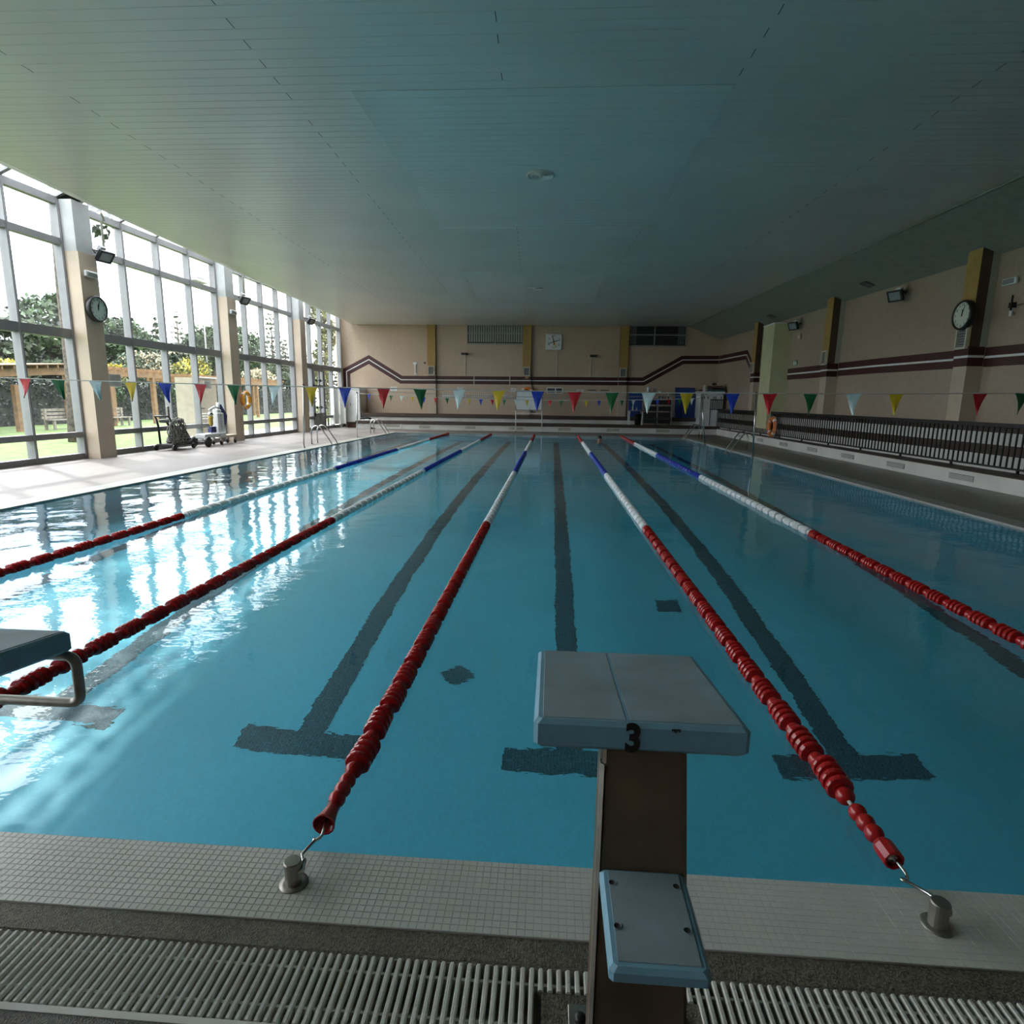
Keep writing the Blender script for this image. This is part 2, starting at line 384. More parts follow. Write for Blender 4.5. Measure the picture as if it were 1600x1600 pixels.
floor_n = struct('floor_near')
b = MB(); quad(b, [(XPL(0)-0.42, YB), (XPR(-7)+0.2, YB), (XPR(0)+0.35, -0.615), (XPL(0)-0.42, -0.615)], 0.012); b.build('deck', 'aggregate_grey', floor_n)
b = MB(); b.box((XPL(0)-0.42, -0.385, -0.1), (XPR(0)+0.3, -0.302, 0.012)); b.build('aggregate_strip', 'aggregate', floor_n)
b = MB(); b.box((XPL(0)-0.42, -0.616, -0.1), (XPR(0)+0.3, -0.598, 0.014)); b.build('edging_strip', 'white_wall_paint', floor_n)
# coping round the water
b = MB()
quad(b, [(XPL(0)-0.40, -0.30), (XPL(0), 0), (XPL(YPF), YPF), (XPL(YPF)-0.34, YPF+0.3)], 0.022, 0.2); b.build('coping', 'coping_tile', floor_l)
b = MB(); quad(b, [(XPL(YPF)-0.34, YPF+0.3), (XPL(YPF), YPF), (XPR(YPF), YPF), (XPR(YPF)+0.3, YPF+0.3)], 0.022, 0.2); b.build('coping', 'coping_tile', floor_f)
b = MB(); quad(b, [(XPR(0), 0), (XPR(0)+0.35, -0.30), (XPR(YPF)+0.30, YPF+0.3), (XPR(YPF), YPF)], 0.03, 0.2); b.build('coping', 'coping_tile', floor_r)
# ---- near coping, sloping gently into the water: 25 mm mosaic, the nearest tiles one by one
cop = MB(); cop.hexa([(XPL(0)-0.40, -0.30, -0.2), (XPR(0)+0.35, -0.30, -0.2), (XPR(0), 0.0, -0.2), (XPL(0), 0.0, -0.2)],
                     [(XPL(0)-0.40, -0.30, 0.016), (XPR(0)+0.35, -0.30, 0.016), (XPR(0), 0.0, 0.001), (XPL(0), 0.0, 0.001)])
cop = cop.build('coping', 'grout', floor_n)
def tile_mesh(b, x, y, s=0.0119):
    z = 0.016-(y+0.30)/0.30*0.015+0.0012+random.uniform(-0.0002, 0.0002); h = 0.0016; c = 0.0008; dz = 0.05
    q = [(-s, -s), (s, -s), (s, s), (-s, s)]
    bot = [(x+a, y+d, z-h-dz*d) for a, d in q]; top = [(x+a*(1-c/s), y+d*(1-c/s), z-dz*d) for a, d in q]
    b.add(bot+top, [(4, 5, 6, 7), (0, 1, 5, 4), (1, 2, 6, 5), (2, 3, 7, 6), (3, 0, 4, 7)])
pt = MB(); tile_mesh(pt, 0, 0); 
rest = MB(); n_part = 0; proto = None
for j in range(12):
    y = -0.2875+j*0.025
    for i in range(-110, 80):
        x = i*0.025
        if j < 2 and -1.95 < x < 1.75:
            t = MB(); tile_mesh(t, x, y)
            if proto is None: proto = t.build('tile', 'mosaic_white', cop); px, py = x, y; pz = 0
            else:
                o = inst(proto, 'tile', cop, (x-px, y-py, -(y-py)/0.30*0.015))
            n_part += 1
        else: tile_mesh(rest, x, y)
rest.build('mosaic_tiles', 'mosaic_white', cop, kind='stuff')
b = MB(); 
for x0, x1 in ((XPL(0)-0.40, -2.76), (1.99, XPR(0)+0.33)):
    b.hexa([(x0, -0.30, 0.0), (x1, -0.30, 0.0), (x1, 0.0, -0.01), (x0, 0.0, -0.01)], [(x0, -0.30, 0.0175), (x1, -0.30, 0.0175), (x1, 0.0, 0.0025), (x0, 0.0, 0.0025)])
b.build('coping_end', 'coping_tile', cop)

# ---- overflow channel and its grating
b = MB(); x0, x1 = XPL(0)-0.42, XPR(0)+0.3
b.add([(x0, -0.60, 0.0), (x1, -0.60, 0.0), (x1, -0.56, -0.12), (x0, -0.56, -0.12), (x1, -0.41, -0.12), (x0, -0.41, -0.12), (x1, -0.386, 0.0), (x0, -0.386, 0.0)],
      [(0, 1, 2, 3), (3, 2, 4, 5), (5, 4, 6, 7)])
b.build('channel', 'white_wall_paint', floor_n)
grate = thing('overflow_grate', 'white slatted overflow grating along the near pool edge', 'grating', (0, -0.49, 0))
def bar(b, x, ya, yb):
    w = 0.0075
    b.rings([[(x-w*0.8, y, -0.018), (x+w*0.8, y, -0.018), (x+w, y, 0.004), (x+w*0.55, y, 0.0115), (x-w*0.55, y, 0.0115), (x-w, y, 0.004)] for y in (ya, yb)])
    for k in range(int((yb-ya)/0.014)):
        y = ya+0.008+k*0.014
        b.add([(x-w*0.5, y, 0.0112), (x+w*0.5, y, 0.0112), (x+w*0.3, y+0.006, 0.0132), (x-w*0.3, y+0.006, 0.0132), (x, y+0.008, 0.0112)], [(0, 1, 2, 3), (3, 2, 4)])
proto = sproto = None; rest = MB(); n = 0
for i in range(-330, 270):
    x = 0.0125+i*0.0250
    if not (x0 < x < x1): continue
    short = -0.19 < x < 0.235
    if -3.0 < x < 2.6:
        if short:
            if sproto is None: b = MB(); bar(b, x, -0.455, -0.392); sproto = b.build('slat', 'white_wall_paint', grate); sx = x
            else: inst(sproto, 'slat', grate, (x-sx+0, -0.49+0.49, 0)).location = (x-sx, 0, 0)
        elif proto is None: b = MB(); bar(b, x, -0.592, -0.392); proto = b.build('slat', 'white_wall_paint', grate); gx = x
        else: inst(proto, 'slat', grate, (0, 0, 0)).location = (x-gx, 0, 0)
        n += 1
    else:
        rest.box((x-0.006, -0.592, -0.018), (x+0.006, -0.392, 0.0115))
rest.build('slats', 'white_wall_paint', grate, kind='stuff')
b = MB()
for y in (-0.545, -0.435):
    b.box((x0, y-0.004, -0.02), (-0.195 if y < -0.5 else x1, y+0.004, 0.004))
    if y < -0.5: b.box((0.24, y-0.004, -0.02), (x1, y+0.004, 0.004))
b.build('cross_bar', 'white_wall_paint', grate)
b = MB(); b.box((-0.185, -0.60, -0.1), (0.235, -0.458, 0.006)); b.build('block_footing', 'aggregate', floor_n)

# ---- ceiling: enamelled slats running across the hall
ceil_o = MB(); ceil_o.add([(XCL(-7)+0.1, YB, ZC+0.03), (XSOF(-7), YB, ZC+0.03), (XSOF(YF), YF, ZC+0.03), (XCL(YF)+0.1, YF, ZC+0.03)], [(3, 2, 1, 0)])
ceil_o.hexa([(XL(YB)+1.45, YB, 6.55), (XR(YB)+0.2, YB, 6.55), (XR(YF)+0.2, YF, 6.55), (XL(YF)+1.45, YF, 6.55)], [(XL(YB)+1.45, YB, 6.7), (XR(YB)+0.2, YB, 6.7), (XR(YF)+0.2, YF, 6.7), (XL(YF)+1.45, YF, 6.7)])
b = MB(); b.add([(XCL(-7)+0.02, YB, 6.55), (XCL(-7)+0.02, YB, ZC+0.03), (XCL(YF)+0.02, YF, ZC+0.03), (XCL(YF)+0.02, YF, 6.55)], [(0, 1, 2, 3)])
ceil_o = ceil_o.build('ceiling', 'dark_gap'); ceil_o['kind'] = 'structure'
b.build('void_lining', 'grey_green_paint', ceil_o)
PITCH = 0.185
def slat(xa, xb, y, dz=0.0, z=None):
    w = PITCH/2; z = ZC if z is None else z
    b = MB()
    prof = [(-w, z+0.005), (-w+0.004, z+0.002), (-w+0.012, z), (w-0.012, z), (w-0.004, z+0.002), (w, z+0.005)]
    A = [(xa(y), y+p, q+dz*p) for p, q in prof]; B = [(xb(y), y+p, q+dz*p) for p, q in prof]
    n = len(prof); b.add(A+B, [(i, i+n, i+n+1, i+1) for i in range(n-1)])
    return b
b = MB(); b.box((XCL(4)+0.2, YB, ZC), (7.3, 4.0, ZC+0.03)); b.build('near_panel', 'ceiling_slat', ceil_o)
PAN = [(6.3, 12.1, lambda y: -2.75, lambda y: 1.86), (16.85, 22.6, lambda y: -3.0, lambda y: 1.28)]
y = 4.0+PITCH/2
seams = [MB() for _ in range(5)]; k = 0
while y < YF-0.05:
    pan = next((p for p in PAN if p[0] < y < p[1]), None); dz = random.uniform(-0.012, 0.012)
    if pan:
        slat(XCL, pan[2], y, dz).build('slat', 'ceiling_slat', ceil_o)
        slat(pan[2], pan[3], y, 0, ZC-0.004).build('slat', 'ceiling_slat_new', ceil_o)
        slat(pan[3], XSOF, y, dz).build('slat', 'ceiling_slat', ceil_o)
    else: slat(XCL, XSOF, y, dz).build('slat', 'ceiling_slat', ceil_o)
    if k % 2 == 0:
        for sm, xs in zip(seams, (-6.3, -3.5, -0.82, 1.9, 4.7)):
            x = xs-0.03*(y-4)
            if pan and pan[2](y) < x < pan[3](y): continue
            if random.random() < 0.12: continue
            sm.box((x-0.004, y-PITCH/2+0.012, ZC-0.0015), (x+0.004, y+PITCH/2-0.012, ZC+0.004))
    y += PITCH; k += 1
for sm in seams: sm.build('seam', 'dark_gap', ceil_o)
# left rim of the ceiling, right soffit
b = MB(); b.hexa([(XCL(YB)-0.30, YB, ZC+0.06), (XCL(YB)-0.03, YB, ZC+0.01), (XCL(YF)-0.03, YF, ZC+0.01), (XCL(YF)-0.30, YF, ZC+0.06)],
                 [(XCL(YB)-0.30, YB, ZC+0.30), (XCL(YB)-0.03, YB, ZC+0.30), (XCL(YF)-0.03, YF, ZC+0.30), (XCL(YF)-0.30, YF, ZC+0.30)]); b.build('rim', 'ceiling_slat', ceil_o)
ZW = 4.62
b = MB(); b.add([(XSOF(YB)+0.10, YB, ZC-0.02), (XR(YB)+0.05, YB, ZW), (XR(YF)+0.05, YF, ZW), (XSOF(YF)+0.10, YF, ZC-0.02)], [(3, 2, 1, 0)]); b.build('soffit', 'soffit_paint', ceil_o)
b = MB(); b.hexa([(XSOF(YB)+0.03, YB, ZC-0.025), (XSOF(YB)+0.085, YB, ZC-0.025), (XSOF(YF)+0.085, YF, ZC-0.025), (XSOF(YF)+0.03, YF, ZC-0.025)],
                 [(XSOF(YB)+0.03, YB, ZC+0.03), (XSOF(YB)+0.085, YB, ZC+0.03), (XSOF(YF)+0.085, YF, ZC+0.03), (XSOF(YF)+0.03, YF, ZC+0.03)]); b.build('joint_strip', 'soffit_paint', ceil_o)

mat('back_wall_paint', (0.22, 0.18, 0.15), 0.6)
# ---- far, right and back walls
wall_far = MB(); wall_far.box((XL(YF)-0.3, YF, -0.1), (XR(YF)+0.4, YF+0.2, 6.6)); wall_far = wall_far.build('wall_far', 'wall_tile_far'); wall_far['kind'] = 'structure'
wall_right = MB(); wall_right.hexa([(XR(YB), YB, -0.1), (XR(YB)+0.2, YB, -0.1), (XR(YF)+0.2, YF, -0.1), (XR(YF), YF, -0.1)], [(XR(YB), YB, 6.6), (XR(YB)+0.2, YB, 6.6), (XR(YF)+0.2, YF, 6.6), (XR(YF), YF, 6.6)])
wall_right = wall_right.build('wall_right', 'wall_tile_shaded'); wall_right['kind'] = 'structure'
wall_back = MB(); wall_back.box((XL(YB)-0.3, YB-0.2, -0.1), (XR(YB)+0.4, YB, 6.6)); wall_back = wall_back.build('wall_back', 'back_wall_paint'); wall_back['kind'] = 'structure'

# ---- left glazed wall
wall_left = struct('wall_left')
mat('column_white_shaded', (0.40, 0.41, 0.41), 0.5, var=0.03)  # white paint greyed, the column heads' shade put into the colour
col_y = [-6.6, -0.4, 5.85, 12.08, 18.32, 23.98, 29.62]
mats_c = ['cream_paint', 'white_paint']
for i, y in enumerate(col_y):
    w = 0.56 if i < 6 else 0.5; x = XL(y); d = 0.42 if i < 6 else 0.04
    b = MB(); b.box((x-0.05, y, 0.0), (x+d, y+w, 4.76)); co = b.build('column', 'cream_paint', wall_left)
    b = MB(); b.box((x-0.05, y+0.005, 4.76), (x+d-0.03, y+w-0.03, 5.86)); b.build('column_head', 'column_white_shaded', wall_left)
def glazed_bay(n, ya, yb, npan, vis):
    win = struct('window_%d' % n)
    for k in range(npan+1):
        y = ya+(yb-ya)*k/npan
        if k == 0: y += 0.03
        if k == npan: y -= 0.03
        x = XL(y)
        b = MB(); b.box((x-0.10, y-0.03, 0.0), (x+0.09, y+0.03, 5.86)); b.box((x+0.09, y-0.018, 0.0), (x+0.105, y+0.018, 5.8)); b.build('mullion', 'aluminium', win)
    rails = [(0.0, 0.15), (0.53, 0.66), (2.82, 3.03), (4.87, 5.02), (5.74, 5.90)]
    for z0, z1 in rails:
        b = MB(); x = XL((ya+yb)/2)
        b.hexa([(XL(ya)-0.07, ya, z0), (XL(ya)+0.075, ya, z0), (XL(yb)+0.075, yb, z0), (XL(yb)-0.07, yb, z0)], [(XL(ya)-0.07, ya, z1), (XL(ya)+0.075, ya, z1), (XL(yb)+0.075, yb, z1), (XL(yb)-0.07, yb, z1)])
        b.build('rail', 'aluminium', win)
    for r in range(4):
        z0, z1 = rails[r][1], rails[r+1][0]
        for k in range(npan):
            y0 = ya+(yb-ya)*k/npan+0.03; y1 = ya+(yb-ya)*(k+1)/npan-0.03; x = XL((y0+y1)/2)
            b = MB(); b.add([(XL(y0), y0, z0), (XL(y1), y1, z0), (XL(y1), y1, z1), (XL(y0), y0, z1)], [(0, 1, 2, 3)])
            b.build('pane', 'hazy_glass' if r in (0, 1, 2) and vis else 'window_glass', win)
    for k in range(npan):
        y0 = ya+(yb-ya)*k/npan; y1 = ya+(yb-ya)*(k+1)/npan
        b = MB(); b.add([(XL(y0), y0+0.04, 5.90), (XL(y1), y1-0.04, 5.90), (XL(y1)+1.5, y1-0.04, 6.56), (XL(y0)+1.5, y0+0.04, 6.56)], [(0, 1, 2, 3)]); b.build('roof_pane', 'skylight_glass', win)
    for k in range(npan+1):
        y = ya+(yb-ya)*k/npan; x = XL(y)
        b = MB(); b.hexa([(x-0.05, y-0.045, 5.84), (x-0.05, y+0.045, 5.84), (x+1.5, y+0.045, 6.50), (x+1.5, y-0.045, 6.50)], [(x-0.05, y-0.045, 5.94), (x-0.05, y+0.045, 5.94), (x+1.5, y+0.045, 6.60), (x+1.5, y-0.045, 6.60)]); b.build('rafter', 'aluminium', win)
    return win
for i in range(6):
    glazed_bay(i+1, col_y[i]+0.56, col_y[i+1], 4, i >= 2)
# slabs over the columns, coloured near-black for the darkness of the void there
for i, y in enumerate(col_y):
    x = XL(y); b = MB(); b.hexa([(x-0.05, y-0.02, 5.88), (x-0.05, y+0.58, 5.88), (x+1.5, y+0.58, 6.5), (x+1.5, y-0.02, 6.5)], [(x-0.05, y-0.02, 5.98), (x-0.05, y+0.58, 5.98), (x+1.5, y+0.58, 6.62), (x+1.5, y-0.02, 6.62)]); b.build('void_slab', 'dark_gap', wall_left)

# garden ground, needed by the light
MATS_lawn = mat('lawn', (0.085, 0.135, 0.028), 0.9, var=0.25, scale=3.0, bump=0.5, bscale=60)
lawn = MB(); lawn.box((-80, -30, -0.3), (XL(12)-0.1, 110, -0.03)); lawn = lawn.build('lawn', 'lawn'); lawn['kind'] = 'structure'

mat('paving', (0.40, 0.38, 0.35), 0.8, var=0.08, scale=2)
b = MB(); b.box((-14.2, 19.5, -0.2), (XL(22)-0.12, 40, -0.015)); o = b.build('path', 'paving'); o['kind'] = 'structure'
# ================================================================ objects
mat('red_plastic', (0.36, 0.012, 0.012), 0.14, var=0.05); mat('white_plastic', (0.74, 0.76, 0.76), 0.3, var=0.02); mat('blue_plastic', (0.02, 0.045, 0.38), 0.25, var=0.04)
mat('dark_red', (0.10, 0.01, 0.01), 0.5); mat('rope', (0.45, 0.44, 0.40), 0.8)
mat('block_blue', (0.20, 0.40, 0.53), 0.42, var=0.05, scale=14, bump=0.25, bscale=420)
mat('block_top', (0.29, 0.42, 0.48), 0.55, var=0.07, scale=7, bump=0.8, bscale=900)
mat('block_post', (0.17, 0.125, 0.085), 0.48, 0.5, var=0.16, scale=5)
mat('ink', (0.012, 0.012, 0.012), 0.6)
mat('flag_red', (0.55, 0.01, 0.02), 0.55); mat('flag_green', (0.01, 0.15, 0.045), 0.55); mat('flag_white', (0.62, 0.76, 0.76), 0.55)
mat('flag_yellow', (0.72, 0.50, 0.02), 0.55); mat('flag_blue', (0.015, 0.06, 0.50), 0.55); mat('cord', (0.60, 0.58, 0.54), 0.7)
mat('orange_foam', (0.72, 0.20, 0.04), 0.5, var=0.08); mat('yellow_foam', (0.78, 0.36, 0.02), 0.5); mat('red_rope', (0.5, 0.04, 0.03), 0.7)
mat('clock_face', (0.50, 0.60, 0.53), 0.3, var=0.02); mat('clock_face_cream', (0.62, 0.64, 0.52), 0.4, var=0.02); mat('paper', (0.78, 0.78, 0.75), 0.6, var=0.02)
mat('lamp_glass', (0.25, 0.27, 0.26), 0.12); mat('lamp_white', (0.72, 0.73, 0.72), 0.3); mat('exit_green', (0.02, 0.22, 0.08), 0.4)
mat('grille_dark', (0.09, 0.095, 0.10), 0.5); mat('grille_frame', (0.55, 0.52, 0.42), 0.5); mat('louver_grey', (0.26, 0.25, 0.23), 0.5)
mat('window_dark', (0.035, 0.035, 0.038), 0.15); mat('blind', (0.33, 0.34, 0.33), 0.6); mat('frame_grey', (0.30, 0.30, 0.29), 0.4, 0.3)
mat('mat_blue', (0.015, 0.05, 0.22), 0.6); mat('picture_dark', (0.05, 0.055, 0.06), 0.5, var=0.5, scale=6); mat('cable_grey', (0.34, 0.33, 0.30), 0.6)
mat('navy', (0.02, 0.03, 0.13), 0.6); mat('dark_hair', (0.012, 0.010, 0.010), 0.5); mat('skin', (0.42, 0.22, 0.15), 0.5)
mat('yellow_cylinder', (0.42, 0.30, 0.04), 0.4); mat('teal', (0.04, 0.16, 0.20), 0.5); mat('dark_wood', (0.10, 0.045, 0.025), 0.5); mat('dark_cloth', (0.02, 0.018, 0.018), 0.9)
mat('pipe_cream', (0.62, 0.56, 0.46), 0.5); mat('tape_grey', (0.42, 0.42, 0.40), 0.5)

# ---- stripes painted on the walls (thin coats standing a few millimetres proud)
def offset_poly(P, d):
    out = []
    for i, p in enumerate(P):
        ns = []
        for a, b2 in ((i-1, i), (i, i+1)):
            if 0 <= a and b2 < len(P):
                t = (P[b2]-P[a]).normalized(); ns.append(Vector((-t.y, t.x)))
        n = ns[0] if len(ns) == 1 else (ns[0]+ns[1]).normalized()
        k = 1 if len(ns) == 1 else 1/max(0.3, n.dot(ns[0]))
        out.append(p+n*d*k)
    return out
def band(b, P, d0, d1, put, t):
    A = offset_poly([Vector(p) for p in P], d0); B = offset_poly([Vector(p) for p in P], d1)
    rr = [[put(a, 0), put(c, 0), put(c, t), put(a, t)] for a, c in zip(A, B)]
    b.rings(rr, True)
def stripes(P, put, parent, t=0.006, parts=('stripe', 'stripe', 'stripe_line')):
    for d0, d1, m, nm in ((0.024, 0.20, 'maroon_paint', parts[0]), (-0.20, -0.024, 'maroon_paint', parts[1]), (-0.024, 0.024, 'white_paint', parts[2])):
        b = MB(); band(b, P, d0, d1, put, t); b.build(nm, m, parent)
putf = lambda off: (lambda p, t: (p.x, YF-off-t, p.y))
stripes([(-11.03, 1.6), (-11.03, 2.88), (-9.82, 3.50), (-8.12, 2.49), (4.42, 2.55), (6.33, 3.64), (8.12, 3.66)], putf(0), wall_far)
putr = lambda off: (lambda p, t: (XR(p.x)-off-t, p.x, p.y))
stripes([(29.98, 3.66), (26.15, 3.64), (24.95, 2.70), (23.0, 2.62), (16.0, 2.62), (9.0, 2.56), (2.0, 2.52)], putr(0), wall_right)

# ---- pilasters
def grille(parent, a, axis, w, h, dep=0.03):
    """louvred grille in a pale frame, centred at a, facing -Y ('F') or -X ('R')"""
    fr = MB(); sl = MB(); bk = MB()
    def box(b, u0, u1, z0, z1, d0, d1):
        if axis == 'F': b.box((a[0]+u0, a[1]-d1, a[2]+z0), (a[0]+u1, a[1]-d0, a[2]+z1))
        else: b.box((a[0]-d1, a[1]+u0, a[2]+z0), (a[0]-d0, a[1]+u1, a[2]+z1))
    t = 0.045
    for q in ((-w/2, w/2, -h/2, -h/2+t), (-w/2, w/2, h/2-t, h/2), (-w/2, -w/2+t, -h/2+t, h/2-t), (w/2-t, w/2, -h/2+t, h/2-t)): box(fr, *q, 0, dep+0.03)
    f = fr.build('grille_frame', 'grille_frame', parent)
    box(bk, -w/2+t, w/2-t, -h/2+t, h/2-t, 0, dep*0.4); bk.build('grille_back', 'grille_dark', f)
    for k in range(6):
        z = -h/2+t+0.02+k*(h-2*t-0.02)/6; s = MB(); box(s, -w/2+t, w/2-t, z, z+0.022, dep*0.4, dep+0.01); s.build('slat', 'louver_grey', f)
    return f
for x in (-6.48, -1.545, 3.36):
    b = MB(); b.box((x-0.215, YF-0.14, 0), (x+0.215, YF, 2.75)); pil = b.build('pilaster', 'cream_paint', wall_far)
    b = MB(); b.box((x-0.215, YF-0.16, 2.75), (x+0.215, YF, ZC+0.2)); b.build('column_casing', 'brown_paint', wall_far)
    b = MB(); b.box((x-0.213, YF-0.168, 2.76), (x+0.213, YF-0.159, ZC+0.2)); b.build('column_front', 'mustard_paint', wall_far)
    zc = 2.49+(x+8.12)/12.54*0.06
    stripes([(x-0.218, zc-0.001), (x+0.218, zc+0.001)], putf(0.141), wall_far, 0.006)
    gt = struct('trim_1') if x < -6 else None
    grille(wall_far, (x-0.01, YF-0.168, 2.97), 'F', 0.36, 0.46)
    if gt: bpy.data.objects.remove(gt)
for y in (12.14, 18.22, 24.33):
    w = 0.22; xf = XR(y)
    b = MB(); b.box((xf-0.33, y-w, 0), (xf+0.02, y+w, 2.80)); b.build('pilaster', 'cream_paint', wall_right)
    b = MB(); b.box((xf-0.13, y-w-0.004, 2.80), (xf+0.02, y+w, 4.75)); b.build('column_core', 'grey_green_paint', wall_right)
    b = MB(); b.box((xf-0.34, y-w, 2.80), (xf-0.13, y+w, 4.85)); b.build('column_casing', 'brown_paint', wall_right)
    b = MB(); b.box((xf-0.348, y-w+0.002, 2.81), (xf-0.339, y+w-0.002, 4.85)); b.build('column_front', 'mustard_paint', wall_right)
    for d0, d1, m, nm in ((0.024, 0.20, 'maroon_paint', 'stripe'), (-0.20, -0.024, 'maroon_paint', 'stripe'), (-0.024, 0.024, 'white_paint', 'stripe_line')):
        b = MB(); b.box((xf-0.345, y-w-0.010, 2.60+d0), (xf-0.02, y+w+0.006, 2.60+d1)); b.build(nm, m, wall_right)
    grille(wall_right, (xf-0.348, y-0.01, 2.98), 'R', 0.36, 0.44)
# pale yellow pillar
yp = 22.27
b = MB(); b.box((XR(yp)-0.60, 21.70, 0.6), (XR(yp)+0.05, 22.85, 4.42)); b.build('pillar', 'pale_yellow_paint', wall_right)
b = MB(); b.box((XR(yp)-0.62, 21.68, 4.42), (XR(yp)+0.05, 22.87, 4.47)); b.build('pillar_cap', 'white_paint', wall_right)

# ---- windows high in the far wall
def far_window(n, x0, x1, z0, z1, blind):
    w = struct('window_%d' % n); y = YF
    b = MB(); b.box((x0, y-0.012, z0), (x1, y, z1)); b.build('pane', 'window_dark', w)
    if blind:
        for k in range(int((x1-x0)/0.12)):
            xx = x0+0.05+k*0.12; b = MB(); b.box((xx, y-0.03, z0+0.05), (xx+0.085, y-0.014, z1)); b.build('slat', 'blind', w)
    else:
        for xx in (x0+0.02, x1-0.36):
            for k in range(3): b = MB(); b.box((xx+k*0.11, y-0.03, z0+0.05), (xx+k*0.11+0.09, y-0.014, z1)); b.build('slat', 'grille_dark', w)
    xm = x0+(x1-x0)*(0.5 if blind else 0.45); zm = z0+(z1-z0)*0.5
    for q in ((x0-0.05, x1+0.05, z0-0.06, z0), (x0-0.05, x0, z0, z1), (x1, x1+0.05, z0, z1), (xm-0.025, xm+0.025, z0, z1), (x0, x1, zm-0.025, zm+0.025)):
        b = MB(); b.box((q[0], y-0.06, q[2]), (q[1], y, q[3])); b.build('window_frame', 'frame_grey', w)
far_window(7, -4.60, -1.80, 4.38, ZC+0.1, True)
far_window(8, 3.62, 6.38, 4.34, ZC+0.1, False)

# ---- tiered benches
def vent_f(parent, x0, x1, z0, z1, y, frame=False):
    b = MB(); b.box((x0, y-0.012, z0), (x1, y-0.002, z1)); v = b.build('vent', 'louver_grey', parent)
    for k in range(5):
        z = z0+(z1-z0)*(k+0.2)/5; b = MB(); b.box((x0, y-0.022, z), (x1, y-0.011, z+(z1-z0)*0.1)); b.build('louver', 'grille_frame', v)
    if frame:
        for q in ((x0-0.06, x1+0.06, z1, z1+0.06), (x0-0.06, x1+0.06, z0-0.06, z0), (x0-0.06, x0, z0, z1), (x1, x1+0.06, z0, z1)):
            b = MB(); b.box((q[0], y-0.03, q[2]), (q[1], y-0.002, q[3])); b.build('vent_frame', 'white_paint', v)
bf = thing('tiered_bench', 'white and brown two-step bench running along the far wall', 'bench', (-1, 28, 0.0))
xr = XRIS(28)
b = MB(); b.box((-9.95, 28.0, 0.0), (xr+0.35, 29.05, 0.28)); b.build('riser', 'white_wall_paint', bf)
b = MB(); b.cbox((-9.98, 27.94, 0.28), (xr+0.35, 29.05, 0.41), 0.01); b.build('seat', 'bench_brown', bf)
b = MB(); b.box((-9.95, 29.05, 0.28), (xr+0.6, 30.0, 0.60)); b.build('riser', 'white_wall_paint', bf)
b = MB(); b.cbox((-9.98, 28.98, 0.60), (xr+0.6, 30.0, 0.77), 0.01); b.build('seat', 'bench_brown', bf)
for i, (x0, x1) in enumerate(((-8.45, -7.72), (-6.76, -6.22), (-4.46, -3.95), (-2.3, -1.6), (0.12, 0.72), (2.5, 3.1), (4.87, 5.5))): vent_f(bf, x0, x1, 0.09 if i else 0.11, 0.22 if i else 0.26, 28.0, i == 0)
br = thing('tiered_bench', 'long white and brown stepped stand along the right wall', 'bench', (8.3, 14, 0.0))
def strip_r(name, m, off0, off1, z0, z1, y0, y1, base='W'):
    f0 = (lambda y: XR(y)-off0) if base == 'W' else (lambda y: XRIS(y)+off0); f1 = (lambda y: XR(y)-off1)
    b = MB(); b.hexa([(f0(y0), y0, z0), (f1(y0), y0, z0), (f1(y1), y1, z0), (f0(y1), y1, z0)], [(f0(y0), y0, z1), (f1(y0), y0, z1), (f1(y1), y1, z1), (f0(y1), y1, z1)]); return b.build(name, m, br)
strip_r('riser', 'white_wall_paint', 0.0, 0.0, -0.15, 0.30, -7, 28.3, 'R')
strip_r('tread', 'bench_brown', -0.015, 0.0, 0.30, 0.325, -7, 28.3, 'R')
strip_r('riser', 'white_wall_paint', 0.355, 0.0, 0.325, 0.63, -7, 29.9)
strip_r('seat', 'bench_brown', 0.375, 0.0, 0.62, 0.82, -7, 29.9)
strip_r('riser', 'white_wall_paint', 0.355, 0.0, 0.82, 1.06, -7, 29.9)
strip_r('seat', 'bench_brown', 0.375, 0.0, 1.06, 1.20, -7, 29.9)
for y0, y1 in ((10.42, 11.14), (12.7, 13.42), (15.0, 15.7), (17.22, 17.9), (19.5, 20.17), (21.8, 22.4), (24.1, 24.7), (8.1, 8.8)):
    ym = (y0+y1)/2; x = XRIS(ym)
    b = MB(); b.hexa([(XRIS(y0)-0.010, y0, 0.10), (XRIS(y0)-0.001, y0, 0.10), (XRIS(y1)-0.001, y1, 0.10), (XRIS(y1)-0.010, y1, 0.10)], [(XRIS(y0)-0.010, y0, 0.215), (XRIS(y0)-0.001, y0, 0.215), (XRIS(y1)-0.001, y1, 0.215), (XRIS(y1)-0.010, y1, 0.215)]); v = b.build('vent', 'grille_dark', br)
    for k in range(5):
        z = 0.108+k*0.021; b = MB(); b.hexa([(XRIS(y0)-0.018, y0, z), (XRIS(y0)-0.009, y0, z), (XRIS(y1)-0.009, y1, z), (XRIS(y1)-0.018, y1, z)], [(XRIS(y0)-0.016, y0, z+0.010), (XRIS(y0)-0.009, y0, z+0.010), (XRIS(y1)-0.009, y1, z+0.010), (XRIS(y1)-0.016, y1, z+0.010)]); b.build('louver', 'white_wall_paint', v)

